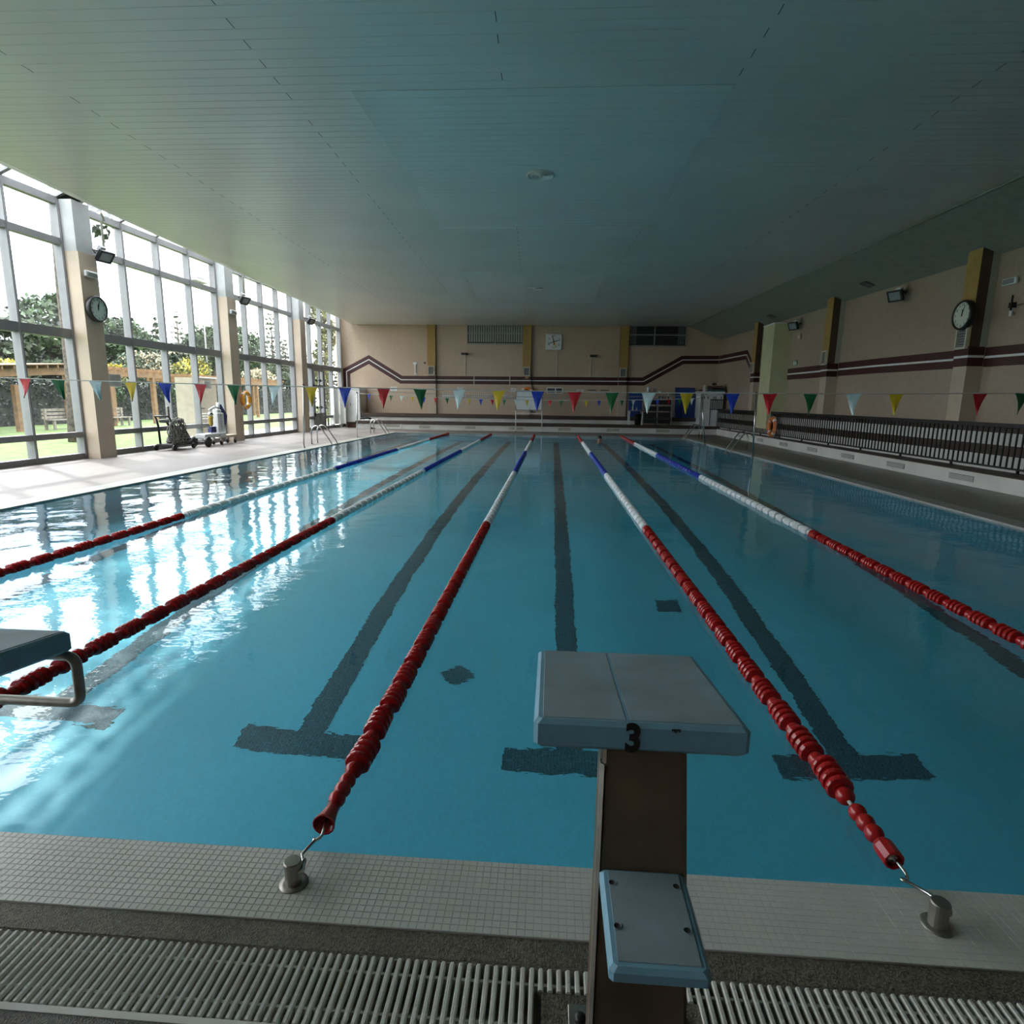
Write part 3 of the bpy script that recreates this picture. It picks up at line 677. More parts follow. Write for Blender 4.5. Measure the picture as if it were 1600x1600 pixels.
# ---- black railing on the right stand
FOFF = 0.45
def XFN(y): return XR(y)-FOFF
rl = thing('railing', 'long black railing of upright bars along the right stand', 'railing', (XFN(18), 18, 0.325))
def rail(b, y0, y1, z0, z1, w=0.02):
    b.hexa([(XFN(y0)-w, y0, z0), (XFN(y0)+w, y0, z0), (XFN(y1)+w, y1, z0), (XFN(y1)-w, y1, z0)], [(XFN(y0)-w, y0, z1), (XFN(y0)+w, y0, z1), (XFN(y1)+w, y1, z1), (XFN(y1)-w, y1, z1)])
RY0, RY1 = 6.0, 28.2
b = MB(); rail(b, RY0, RY1, 1.17, 1.25, 0.025); b.build('top_rail', 'black_metal', rl)
b = MB(); rail(b, RY0, RY1, 0.385, 0.42); b.build('bottom_rail', 'black_metal', rl)
proto = None
n = int((RY1-RY0)/0.148)
for i in range(n+1):
    y = RY0+i*0.148; x = XFN(y)
    if proto is None: b = MB(); b.box((x-0.012, y-0.014, 0.41), (x+0.012, y+0.014, 1.18)); proto = b.build('bar', 'black_metal', rl); p0 = (x, y)
    else: inst(proto, 'bar', rl, (0, 0, 0)).location = (x-p0[0], y-p0[1], 0)
for i in range(13):
    y = RY0+0.4+i*1.8; x = XFN(y); b = MB(); b.box((x-0.02, y-0.02, 0.325), (x+0.02, y+0.02, 0.40)); b.box((x-0.035, y-0.05, 0.325), (x+0.035, y+0.05, 0.335)); b.build('foot', 'black_metal', rl)
rs = thing('railing', 'short black stair railing in front of the white cabinet in the corner', 'railing', (7.95, 28.0, 0.77))
b = MB(); b.box((7.42, 28.25, 1.66), (8.34, 28.29, 1.70)); b.box((7.42, 28.25, 1.2), (8.34, 28.29, 1.23)); b.build('top_rail', 'black_metal', rs)
for k in range(10): b = MB(); b.box((7.43+k*0.1, 28.258, 0.33 if k in (0, 9) else 1.2), (7.45+k*0.1, 28.282, 1.68)); b.build('bar', 'black_metal', rs)

# ---- lane ropes
def float_mesh(b, n=16):
    b.sphere((0, 0.034, 0), 0.037, 14, 8, sc=(1, 0.95, 1))
    y = 0.068; P = [(0.010, y), (0.030, y+0.001)]; y += 0.004
    for k in range(4):
        P += [(0.030, y), (0.051, y+0.001), (0.0555, y+0.008), (0.0555, y+0.020), (0.051, y+0.028), (0.030, y+0.030)]; y += 0.0465
    b.lathe(P, (0, 0, 0), 'Y', n, smooth=False)
    return b
PF = 0.2575
fl_protos = {}
ROPES = [(-5.0, 'red, white and blue lane rope nearest the windows'), (-3.0, 'lane rope reaching the water under the left starting block'),
         (-1.0, 'lane rope hooked to the bolt left of starting block 3'), (1.0, 'lane rope hooked to the bolt right of starting block 3'), (3.0, 'red, white and blue lane rope nearest the black railing')]
def rope_color(y): return 'red_plastic' if y < 5.45 or y > 20.7 else ('blue_plastic' if 10.75 < y < 15.9 else 'white_plastic')
for x0, lab in ROPES:
    rp = thing('lane_rope', lab, 'lane rope', (x0, 0.1, 0.02), 'lane ropes across the pool')
    near = x0 in (-1.0, 1.0); y = 0.385
    xx = lambda q: LX(x0, q)+0.01
    zf = lambda q: 0.022+0.030*max(0, 1-q/1.1)**1.5
    while y < 24.75:
        c = rope_color(y)
        if c not in fl_protos:
            o = float_mesh(MB()).build('float', c); o.parent = rp; fl_protos[c] = o.data; o.location = Vector((xx(y), y, zf(y)))-wloc(rp)
        else:
            o = bpy.data.objects.new('float', fl_protos[c]); COL.objects.link(o); o.parent = rp; o.location = Vector((xx(y), y, zf(y)))-wloc(rp)
        o.rotation_euler = (math.atan2(zf(y+PF)-zf(y), PF), random.uniform(0, 6), math.atan(0.0018*x0))
        y += PF
    b = MB(); b.tube([(xx(q), q, zf(q)) for q in (0.12, 0.3, 0.5, 0.8, 1.2, 3, 10, 18, 25.0)], 0.008, 6); b.build('cable', 'rope', rp)
    # beads and end cap next to the near wall
    ys = [0.345, 0.285, 0.225] if x0 != 1.0 else [0.318, 0.258, 0.200]
    for q in ys: b = MB(); b.sphere((xx(q), q, zf(q)), 0.034, 12, 8, sc=(1, 1.02, 1)); b.build('bead', 'red_plastic', rp)
    if x0 == 1.0:
        d0 = 0.15; b = MB(); b.lathe([(0.012, 0.0), (0.032, -0.004), (0.036, -0.02), (0.036, -0.078), (0.033, -0.084), (0.026, -0.084), (0.025, -0.05), (0.004, -0.05)], (xx(d0), d0, zf(d0)-0.002), 'Y', 10, smooth=False); b.build('end_cap', 'red_plastic', rp)
        b = MB(); b.lathe([(0.002, -0.072), (0.022, -0.074), (0.022, -0.078), (0.002, -0.078)], (xx(d0), d0, zf(d0)-0.002), 'Y', 10); b.build('cap_plate', 'steel', rp)
        yc = d0-0.085
    else:
        d0 = 0.195; b = MB(); b.lathe([(0.012, 0.0), (0.026, -0.004), (0.028, -0.05), (0.040, -0.105), (0.042, -0.112), (0.036, -0.112), (0.022, -0.05), (0.004, -0.045)], (xx(d0), d0, zf(d0)-0.004), 'Y', 14); b.build('end_cap', 'red_plastic', rp)
        yc = d0-0.11
    ax = x0+(0.02 if x0 == 1.0 else 0.0); az = 0.069
    # S hook between cap and bolt
    z1 = zf(yc)-0.004; ya = -0.135
    pts = [(xx(yc), yc+0.03, z1), (xx(yc)+0.006, yc-0.005, z1), (xx(yc)+0.012, yc-0.04, z1-0.006)]
    for k in range(9):
        a = PI*1.35*k/8; pts.append((xx(yc)-0.0+0.012*math.cos(a), yc-0.048-0.014*math.sin(a)*0.9-0.003*k, z1-0.008-0.001*k))
    pts += [(ax+0.004, ya+0.04, az-0.002), (ax+0.022, ya+0.01, az-0.004), (ax+0.034, ya-0.02, az-0.006), (ax+0.022, ya-0.035, az-0.004)]
    b = MB(); b.tube(pts, 0.0058, 8); b.build('hook', 'steel', rp)
    an = thing('anchor_bolt', {-5.0: 'steel anchor bolt for the rope nearest the windows', -3.0: 'steel anchor bolt beside the left starting block', -1.0: 'steel anchor bolt on the white coping left of starting block 3', 1.0: 'dark steel anchor bolt on the coping right of starting block 3', 3.0: 'steel anchor bolt for the rope nearest the railing'}[x0], 'bolt', (ax, -0.155, 0.0105), 'rope anchor bolts')
    b = MB(); b.lathe([(0.001, 0.0), (0.046, 0.0), (0.046, 0.004), (0.030, 0.006), (0.001, 0.006)], (ax, -0.155, 0.0105), 'Z', 20); b.build('flange', 'dull_steel', an)
    b = MB(); b.lathe([(0.026, 0.0), (0.027, 0.06), (0.0285, 0.066), (0.0285, 0.078), (0.025, 0.082), (0.002, 0.0825)], (ax, -0.155, 0.0135), 'Z', 20, smooth=False); b.build('pin', 'dull_steel', an)
    b = MB(); b.torus((ax+0.026, -0.130, 0.067), 0.012, 0.004, 'X', 14, 6); b.build('eye', 'dull_steel', an)

# ---- starting blocks
def starting_block(x0, label, number):
    t = thing('starting_block', label, 'starting block', (x0, -0.6, 0.0), 'starting blocks')
    X = lambda a: x0+a
    def slope_z(y): return 0.872-(y+0.575)*0.122
    tk = 0.070; ya, yb = -0.575, -0.035; xa, xb = X(-0.240), X(0.240); c = 0.010
    def slab(b, a0, a1, y0, y1, dz0, dz1, c):
        rings = []
        for zz, ins in ((dz0, c), (dz0+c, 0), (dz1-c, 0), (dz1, c)):
            r = []
            for px, py in ((a0+ins+c, y0+ins), (a1-ins-c, y0+ins), (a1-ins, y0+ins+c), (a1-ins, y1-ins-c), (a1-ins-c, y1-ins), (a0+ins+c, y1-ins), (a0+ins, y1-ins-c), (a0+ins, y0+ins+c)):
                r.append((px, py, slope_z(py)+zz))
            rings.append(r)
        b.rings(rings, True)
    b = MB(); slab(b, xa, xb, ya, yb, -tk, 0, c); plat = b.build('platform', 'block_blue', t)
    for a0, a1 in ((xa+0.020, X(-0.032)), (X(-0.024), xb-0.016)):
        b = MB(); slab(b, a0, a1, ya+0.016, yb-0.016, -0.004, 0.0022, 0.0016); b.build('anti_slip_pad', 'block_top', plat)
    def gq(dz): return [(X(u), v, slope_z(v)+dz) for u, v in ((-0.0305, ya+0.012), (-0.0255, ya+0.012), (-0.0255, yb-0.012), (-0.0305, yb-0.012))]
    b = MB(); b.hexa(gq(-0.006), gq(0.0014)); b.build('groove_rib', 'block_blue', plat)
    # wedge-shaped post leaning out over the water
    def py(z): return -0.728+0.2*z
    hw = lambda z: 0.094+(0.8-z)*0.022
    b = MB(); dep = 0.11; rings = []
    cx = 0.012
    for z in (0.0, 0.30, 0.55, slope_z(-0.55)-tk+0.004):
        w = hw(z); e = 0.008; y0 = py(z)
        rings.append([(X(cx-w+e), y0, z), (X(cx+w-e), y0, z), (X(cx+w), y0+e, z), (X(cx+w), y0+dep, z), (X(cx-w), y0+dep, z), (X(cx-w), y0+e, z)])
    b.rings(rings, True); b.build('post', 'block_post', t)
    b = MB(); b.hexa([(X(cx-hw(0)-0.004), py(0)+0.004, 0), (X(cx-hw(0)+0.004), py(0)-0.004, 0), (X(cx-hw(0)+0.004), py(0)+0.02, 0), (X(cx-hw(0)-0.004), py(0)+0.02, 0)],
                     [(X(cx-hw(0.77)-0.004), py(0.77)+0.004, 0.77), (X(cx-hw(0.77)+0.004), py(0.77)-0.004, 0.77), (X(cx-hw(0.77)+0.004), py(0.77)+0.02, 0.77), (X(cx-hw(0.77)-0.004), py(0.77)+0.02, 0.77)]); b.build('post_edge', 'dull_steel', t)
    b = MB(); b.cbox((X(-0.135), -0.83, 0.006), (X(0.16), -0.49, 0.016), 0.002); bp = b.build('base_plate', 'dull_steel', t)
    for sx, sy in ((-0.105, -0.53), (0.135, -0.53), (-0.105, -0.79), (0.135, -0.79)):
        b = MB(); b.lathe([(0.016, 0), (0.016, 0.008), (0.011, 0.014), (0.001, 0.016)], (X(sx), sy, 0.016), 'Z', 10); b.build('bolt', 'black_metal', bp)
    # step
    za = lambda y: 0.543; s0, s1 = -0.868, -0.618; w0 = 0.094
    b = MB(); b.cbox((X(0.010-w0), s0, 0.508), (X(0.010+w0), s1, 0.543), 0.008); st = b.build('step', 'block_blue', t)
    b = MB(); b.cbox((X(0.010-w0+0.017), s0+0.017, 0.541), (X(0.010+w0-0.015), s1-0.012, 0.5452), 0.0010); b.build('anti_slip_pad', 'block_top', st)
    for sx, sy in ((-0.060, -0.665), (0.078, -0.665), (-0.060, -0.775), (0.078, -0.775)):
        b = MB(); b.lathe([(0.0001, 0.0), (0.0070, 0.0), (0.0074, 0.0006)], (X(sx), sy, 0.5457), 'Z', 12, cap=False); b.build('screw_hole', 'ink', st)
        b = MB(); b.torus((X(sx), sy, 0.5460), 0.0080, 0.0011, 'Z', 14, 5); b.build('screw_rim', 'block_top', st)
    # backstroke grip under the front
    yg = -0.045; zt2 = slope_z(yg)-tk; zb = zt2-0.185; p = []
    def corner(c0, a0, a1, r=0.035):
        return [(c0[0]+r*math.cos(a0+(a1-a0)*k/6), yg, c0[1]+r*math.sin(a0+(a1-a0)*k/6)) for k in range(7)]
    xl, xr2 = X(-0.195), X(0.250)
    p = [(X(-0.10), yg, zt2-0.016)]+corner((xl+0.035, zt2-0.051), PI/2, PI)+corner((xl+0.035, zb+0.035), PI, 1.5*PI)+corner((xr2-0.035, zb+0.035), 1.5*PI, 2*PI)+corner((xr2-0.035, zt2-0.051), 0, PI/2)+[(X(0.10), yg, zt2-0.016)]
    b = MB(); b.tube(p, 0.0165, 10); b.build('grip_bar', 'dull_steel', t)
    b = MB(); b.hexa([(X(-0.05), -0.50, 0.66), (X(0.07), -0.50, 0.66), (X(0.07), -0.47, 0.66), (X(-0.05), -0.47, 0.66)], [(X(-0.07), -0.50, slope_z(-0.5)-tk+0.004), (X(0.09), -0.50, slope_z(-0.5)-tk+0.004), (X(0.09), -0.04, slope_z(-0.04)-tk+0.004), (X(-0.07), -0.04, slope_z(-0.04)-tk+0.004)]); b.build('bracket', 'block_post', t)
    text_obj(number, 'numeral', 'ink', plat, (X(-0.018), ya-0.0005, slope_z(ya)-0.037), 0.092, (PI/2, 0, 0), 0.0006, 0.0040, 0.80)
    if number == '3':
        b = MB()
        for k in range(5): b.box((X(0.066+0.004*k), ya-0.0012, slope_z(ya)-0.0125-0.002*(k % 3)), (X(0.069+0.004*k), ya+0.001, slope_z(ya)-0.008))
        b.build('scuff', 'ink', plat)
        drops = MB(); rng = random.Random(5)
        for k in range(34):
            dx, dy = rng.gauss(0.09, 0.06), rng.gauss(-0.33, 0.12)
            if not (-0.01 < dx < 0.215 and -0.54 < dy < -0.08): continue
            r = rng.uniform(0.0012, 0.0045); drops.sphere((X(dx), dy, slope_z(dy)+0.0022), r, 8, 4, sc=(1, rng.uniform(0.8, 1.6), 0.28))
        o = drops.build('water_drops', 'drop', plat); o['kind'] = 'stuff'
    return t
glass_mat('drop', (0.95, 0.97, 0.98), 1.33)
starting_block(0.020, 'grey-blue starting block with a black number 3 on its rear edge', '3')
starting_block(-2.00, 'starting block with a steel grip, cut by the left edge of the photo', '2')

# ---- bunting
def bunting(label, y, xs, cols, zf, w, h, x0, x1, ends):
    t = thing('bunting', label, 'bunting', (0, y, zf(0)), 'backstroke flag lines')
    N = 40; b = MB(); b.tube([(x0+(x1-x0)*k/N, y, zf(x0+(x1-x0)*k/N)) for k in range(N+1)], 0.006 if y < 10 else 0.012, 5); b.build('cord', 'cord', t)
    for x, c in zip(xs, cols):
        rng = random.Random(int(x*100)); tw = rng.uniform(-0.05, 0.05); cu = rng.uniform(-0.02, 0.02); z = zf(x); A = []; Bk = []
        rows = 6
        b = MB(); R2 = []
        for k in range(rows+1):
            s = k/rows; hw = max(0.002, w/2*(1-s)**1.0*(1-0.10*math.sin(PI*s))); zz = z-h*s; yy = y+tw*s+cu*math.sin(PI*s); xm = x+tw*0.3*s
            R2.append([(xm-hw, yy-0.001-tw*0.2, zz), (xm, yy-0.001-0.012*s, zz), (xm+hw, yy-0.001+tw*0.2, zz), (xm+hw, yy+0.001+tw*0.2, zz), (xm, yy+0.001-0.012*s, zz), (xm-hw, yy+0.001-tw*0.2, zz)])
        b.rings(R2, True); b.build('flag', 'flag_'+c, t, label=c+' triangular flag')
    return t
npx = [40, 93, 153, 209, 263, 319, 370, 433, 490, 541, 599, 657, 719, 780, 840, 900, 960, 1018, 1078, 1150, 1208, 1270, 1337, 1400, 1532, 1597]
ncol = ['red', 'green', 'white', 'yellow', 'blue', 'red', 'green', 'white', 'yellow', 'blue', 'red', 'green', 'white', 'yellow', 'blue', 'red', 'green', 'white', 'yellow', 'blue', 'red', 'green', 'white', 'yellow', 'red', 'green']
nx_ = [float(np.interp(p, [40, 599, 840, 1400, 1600], [-6.36, -2.10, -0.362, 3.47, 4.77])) for p in npx]
zn = lambda x: 1.668+0.0016*x*x if x < 0 else 1.664+0.0022*x*x
bunting('line of large bright triangular flags strung across the near pool', 5.0, nx_, ncol, zn, 0.150, 0.225, XPL(5)-0.2, XPR(5)+0.2, None)
fpx = [573, 591, 608, 625, 642, 660, 679, 697, 714, 732, 750, 768, 787, 805, 822, 840, 859, 877, 896, 917, 937, 955, 973, 991, 1010, 1030, 1048, 1066, 1085]
seq = ['blue', 'red', 'green', 'white', 'yellow']
fx_ = [float(np.interp(p, [573, 820, 1000, 1095], [-7.216, -1.20, 3.04, 5.2])) for p in fpx]
zfar = lambda x: 1.545+0.0039*(x+1.1)**2
bunting('line of small triangular flags strung across the far end of the pool', 21.3, fx_, [seq[i % 5] for i in range(len(fx_))], zfar, 0.155, 0.235, -7.71, 5.34, None)

def pole(label, base, top, y):
    t = thing('pole', label, 'pole', (base[0], y, 0.015), 'flag line poles beside the pool')
    b = MB(); b.cyl((base[0], y, 0.0), (top[0], y, top[1]), 0.021, 10); b.build('tube', 'steel', t)
    b = MB(); b.lathe([(0.05, 0), (0.05, 0.012), (0.03, 0.02), (0.028, 0.07), (0.022, 0.07)], (base[0], y, 0.012), 'Z', 12); b.build('socket', 'dull_steel', t)
    b = MB(); b.sphere((top[0], y, top[1]+0.01), 0.03, 10, 6); b.build('cap', 'black_plastic', t)
pole('tall dark pole beside the ladder on the window side', (-7.745,), (-7.67, 1.90), 16.2)
pole('upright steel pole beside the near right ladder', (5.69,), (5.64, 1.84), 16.2)
pole('steel pole at the left end of the far flag line', (-7.735,), (-7.69, 1.73), 21.3)
pole('leaning steel pole at the right end of the far flag line', (5.56,), (5.33, 1.73), 21.3)
pole('steel pole carrying the near flag line on the window side', (XPL(5)-0.2,), (XPL(5)-0.2, 1.76), 5.0)
pole('steel pole carrying the near flag line on the railing side', (XPR(5)+0.2,), (XPR(5)+0.2, 1.76), 5.0)
b = MB(); N = 30
b.tube([(-7.67+13.31*k/N, 16.2, 1.86-0.03*k/N-0.20*math.sin(PI*k/N)) for k in range(N+1)], 0.008, 5); o = b.build('false_start_rope', 'cable_grey'); tag(o, 'thin grey rope sagging between the two middle poles', 'rope')

# ---- ladders
def ladder(label, x, s, y0, y1):
    """s: +1 water lies towards +x"""
    t = thing('pool_ladder', label, 'ladder', (x-s*0.55, (y0+y1)/2, 0.015), 'pool ladders')
    for y in (y0, y1):
        P = [(x-s*0.62, y, 0.0), (x-s*0.62, y, 0.40)]
        for k in range(1, 8): a = PI-PI*0.80*k/7; P.append((x-s*0.62+s*0.19+s*0.19*math.cos(a), y, 0.42+0.20*math.sin(a)))
        P += [(x+s*0.02, y, 0.10), (x+s*0.16, y, -0.20), (x+s*0.14, y, -0.50), (x+s*0.12, y, -1.1)]
        b = MB(); b.tube(P, 0.021, 9); h = b.build('handrail', 'steel', t)
        b = MB(); b.lathe([(0.045, 0), (0.045, 0.012), (0.024, 0.02)], (x-s*0.62, y, 0.014), 'Z', 12); b.build('flange', 'dull_steel', h)
    for z in (-0.26, -0.53, -0.80):
        b = MB(); b.cbox((x+s*0.13-0.045, y0+0.01, z), (x+s*0.13+0.045, y1-0.01, z+0.03), 0.006); b.build('step', 'white_plastic', t)
ladder('steel pool ladder beside the dark pole on the window side', -7.50, 1, 17.75, 18.25)
ladder('steel pool ladder at the far corner beside the white cabinet', -7.40, 1, 24.0, 24.5)
ladder('steel pool ladder beside the upright pole on the right', 5.62, -1, 17.95, 18.5)
ladder('steel pool ladder at the far right corner by the leaning pole', 5.50, -1, 24.1, 24.6)

# ---- clocks
def round_clock(label, c, sgn, r, face, dep, group):
    t = thing('wall_clock', label, 'clock', (c[0], c[1], c[2]-r), group); X = lambda d: c[0]+sgn*d
    b = MB(); b.lathe([(r*0.94, 0.0), (r, sgn*dep*0.35), (r, sgn*dep*0.8), (r*0.93, sgn*dep), (r*0.86, sgn*dep*0.96), (r*0.85, sgn*dep*0.75)], c, 'X', 40); b.build('rim', 'black_plastic', t)
    b = MB(); b.lathe([(0.001, sgn*dep*0.78), (r*0.86, sgn*dep*0.78)], c, 'X', 40, cap=False); d = b.build('dial', face, t)
    rz = PI/2 if sgn > 0 else -PI/2
    for k in range(12):
        a = 2*PI*k/12; n = str(k if k else 12)
        text_obj(n, 'numeral', 'ink', d, (X(dep*0.79), c[1]+sgn*0.70*r*math.sin(a), c[2]+0.70*r*math.cos(a)), r*0.24, (PI/2, 0, rz), 0.0008)
    for ang, ln, w in ((1.5, 0.40, 0.05), (18, 0.66, 0.035)):
        a = math.radians(ang); dy, dz = sgn*math.sin(a), math.cos(a)
        b = MB(); q = [(X(dep*0.80), c[1]+u*dy*r+v*dz*r, c[2]+u*dz*r-v*dy*r) for u, v in ((-0.08, -w), (-0.08, w), (ln, w*0.5), (ln, -w*0.5))]; b.prism(q, (sgn*0.004, 0, 0)); b.build('hand', 'ink', t)
    return t
round_clock('round black-rimmed clock on the first column by the windows', (XL(12.3)+0.43, 12.38, 3.53), 1, 0.30, 'clock_face', 0.13, None)
round_clock('round black-rimmed clock on the mustard pillar of the right wall', (XR(12.1)-0.35, 12.10, 3.46), -1, 0.31, 'clock_face_cream', 0.15, None)
t = thing('wall_clock', 'square white clock with coloured hands on the far wall', 'clock', (-0.19, 29.96, 4.07))
b = MB(); b.cbox((-0.60, 29.90, 4.06), (0.22, 30.0, 4.87), 0.035); b.build('case', 'white_plastic', t)
for k in range(12):
    a = 2*PI*k/12; text_obj(str(k*5 if k else 60), 'numeral', 'ink', t, (-0.19+0.29*math.sin(a), 29.898, 4.465+0.29*math.cos(a)), 0.05 if k % 2 else 0.10, (PI/2, 0, 0), 0.001)
for ang, ln, w, m in ((343, 0.33, 0.024, 'ink'), (73, 0.34, 0.019, 'ink'), (251, 0.33, 0.019, 'ink'), (158, 0.32, 0.022, 'flag_yellow'), (180, 0.16, 0.028, 'red_plastic')):
    a = math.radians(ang); dx, dz = math.sin(a), math.cos(a); b = MB(); b.prism([(-0.19+u*dx+v*dz, 29.893, 4.465+u*dz-v*dx) for u, v in ((0, -w), (ln, -w*0.6), (ln, w*0.6), (0, w))], (0, -0.004, 0)); b.build('hand', m, t)

# ---- floodlights
def floodlight(label, c, yaw, pitch, group, pipe=None, s=1.0):
    t = thing('floodlight', label, 'lamp', c, group)
    Rm = Matrix.Rotation(yaw, 3, 'Z') @ Matrix.Rotation(pitch, 3, 'X')
    def T(b2):
        b2.v = [tuple(Vector(c)+Rm @ (Vector(v)*s)) for v in b2.v]; return b2
    b = MB(); b.rings([[(-0.19, -0.05, -0.14), (0.19, -0.05, -0.14), (0.19, -0.05, 0.14), (-0.19, -0.05, 0.14)], [(-0.18, 0.02, -0.13), (0.18, 0.02, -0.13), (0.18, 0.02, 0.13), (-0.18, 0.02, 0.13)], [(-0.10, 0.11, -0.07), (0.10, 0.11, -0.07), (0.10, 0.11, 0.07), (-0.10, 0.11, 0.07)]]); T(b).build('housing', 'black_metal', t)
    b = MB(); b.box((-0.15, -0.058, -0.10), (0.15, -0.049, 0.10)); T(b).build('glass', 'lamp_glass', t)
    for q in ((-0.19, 0.19, 0.10, 0.145), (-0.19, 0.19, -0.145, -0.10), (-0.195, -0.15, -0.145, 0.145), (0.15, 0.195, -0.145, 0.145)):
        b = MB(); b.box((q[0], -0.066, q[2]), (q[1], -0.048, q[3])); T(b).build('bezel', 'black_metal', t)
    b = MB(); b.tube([(-0.21, 0.02, 0.0), (-0.21, 0.14, 0.02), (0.21, 0.14, 0.02), (0.21, 0.02, 0.0)], 0.014, 6); T(b).build('bracket', 'black_metal', t)
    b = MB(); b.box((-0.07, 0.10, 0.02), (0.07, 0.20, 0.15)); T(b).build('gear_box', 'lamp_white', t)
    if pipe: b = MB(); b.tube(pipe, 0.028, 8); b.build('pipe', 'grey_green_paint', t)
for y, lab in ((12.55, 'black floodlight hanging from a bent pipe at the first column'), (19.0, 'black floodlight hanging from a pipe at the second column'), (24.6, 'black floodlight hanging from a pipe at the third column')):
    x = XL(y)+0.55
    floodlight(lab, (x+0.05, y+0.12, 4.78), math.radians(80), math.radians(38), 'floodlights along the windows', [(x, y+0.20, 4.9), (x, y+0.20, 5.55), (x+0.06, y+0.22, 5.60), (x+0.35, y-0.25, 5.62)])
floodlight('black floodlight high on the right wall near the round clock', (XR(15)-0.26, 14.95, 4.32), math.radians(-65), math.radians(24), 'floodlights on the right wall', [(XR(15)-0.12, 14.9, 4.42), (XR(15)-0.02, 14.9, 4.6)])
floodlight('black floodlight high on the right wall beside the yellow pillar', (XR(20.9)-0.26, 20.95, 4.27), math.radians(-65), math.radians(24), 'floodlights on the right wall', [(XR(21)-0.12, 20.9, 4.35), (XR(21)-0.02, 20.9, 4.55)])
for x, z, lab in ((-4.74, 3.82, 'small dark spotlight on the far wall under the slatted window'), (1.82, 3.78, 'small dark spotlight on the far wall right of the square clock')):
    t = thing('spotlight', lab, 'lamp', (x, 29.9, z-0.1), 'spotlights on the far wall')
    b = MB(); b.cbox((x-0.17, 29.62, z-0.05), (x+0.17, 29.88, z+0.05), 0.015); b.build('housing', 'black_metal', t)
    b = MB(); b.box((x-0.03, 29.86, z-0.03), (x+0.03, 30.0, z+0.03)); b.build('arm', 'black_metal', t)
    b = MB(); b.box((x-0.13 if x > 0 else x-0.02, 29.965, 2.74), (x-0.09 if x > 0 else x+0.02, 30.0, z-0.02)); b.build('conduit', 'pipe_cream', t)
def emergency(label, c, sgn):
    t = thing('emergency_light', label, 'lamp', c, 'emergency lights')
    x0, x1 = sorted((c[0], c[0]+sgn*0.07)); b = MB(); b.cbox((x0, c[1]-0.19, c[2]-0.07), (x1, c[1]+0.19, c[2]+0.07), 0.015); b.build('casing', 'lamp_white', t)
    x0, x1 = sorted((c[0]+sgn*0.06, c[0]+sgn*0.085)); b = MB(); b.cbox((x0, c[1]-0.15, c[2]-0.045), (x1, c[1]+0.15, c[2]+0.045), 0.008); b.build('diffuser', 'lamp_glass', t)
emergency('white emergency light on the first column above the clock', (XL(12.3)+0.42, 12.36, 4.30), 1)
emergency('white emergency light on the second column', (XL(18.6)+0.42, 18.60, 4.30), 1)
emergency('pale emergency light at the right end of the right wall', (XR(11.5)-0.0, 11.50, 4.03), -1)
t = thing('wall_lamp', 'small pale spot lamp on the wall beside the yellow pillar', 'lamp', (XR(20.9), 20.92, 3.8)); x = XR(20.92)
b = MB(); b.cbox((x-0.05, 20.82, 3.80), (x, 21.02, 4.0), 0.012); b.build('plate', 'cream_paint', t); b = MB(); b.sphere((x-0.06, 20.92, 3.90), 0.045); b.build('bulb', 'lamp_white', t)
t = thing('exit_sign', 'small green exit sign on the right wall beside the yellow pillar', 'sign', (XR(21.1), 21.1, 2.9)); x = XR(21.1)
b = MB(); b.box((x-0.015, 20.94, 2.90), (x, 21.28, 3.09)); b.build('panel', 'exit_green', t)
b = MB()
for q in ((21.03, 21.09, 3.03, 3.07), (21.0, 21.12, 2.97, 3.02), (20.98, 21.03, 2.92, 2.97), (21.09, 21.14, 2.92, 2.97), (21.17, 21.26, 2.92, 3.07)): b.box((x-0.019, q[0], q[2]), (x-0.014, q[1], q[3]))
b.build('pictogram', 'paper', t)
t = thing('sensor', 'small dark bracket with a pale tag at the right end of the wall', 'bracket', (XR(11.3), 11.32, 3.4)); x = XR(11.32)
b = MB(); b.box((x-0.10, 11.28, 3.50), (x, 11.36, 3.60)); b.tube([(x-0.07, 11.32, 3.45), (x-0.07, 11.32, 3.74)], 0.018, 7); b.tube([(x-0.05, 11.3, 3.53), (x-0.03, 10.2, 3.56)], 0.006, 5); b.build('arm', 'black_metal', t)
b = MB(); b.box((x-0.075, 11.28, 3.34), (x-0.065, 11.35, 3.44)); b.build('tag', 'paper', t)

# ---- ceiling diffusers
def diffuser(label, x, y, z, r):
    t = thing('ceiling_vent', label, 'vent', (x, y, z), 'ceiling vents')
    b = MB(); b.lathe([(r, 0.0), (r*1.02, -0.008), (r*0.96, -0.02), (r*0.90, -0.012), (r*0.88, 0.02)], (x, y, z), 'Z', 36); b.build('rim', 'ceiling_slat', t)
    b = MB(); b.lathe([(0.001, 0.018), (r*0.9, 0.018)], (x, y, z), 'Z', 32, cap=False); b.build('throat', 'dark_gap', t)
    for k in range(5):
        q = r*(0.78-0.155*k); b = MB(); b.lathe([(q, 0.012), (q+r*0.07, -0.014-0.004*k), (q+r*0.085, -0.014-0.004*k), (q+r*0.02, 0.012)], (x, y, z), 'Z', 32, cap=False); b.build('ring', 'ceiling_slat', t)
    b = MB(); b.lathe([(r*0.12, 0.01), (r*0.10, -0.03), (0.001, -0.034)], (x, y, z), 'Z', 20); b.build('boss', 'ceiling_slat', t)
diffuser('round ringed ceiling vent in the nearer pale panel', -0.49, 9.06, ZC-0.006, 0.23)
diffuser('round ringed ceiling vent in the farther pale panel', -0.87, 19.5, ZC-0.006, 0.25)
def soffit_z(x, y): return ZC-0.02+(ZW-ZC+0.02)*(x-XSOF(y)-0.10)/(XR(y)+0.05-XSOF(y)-0.10)
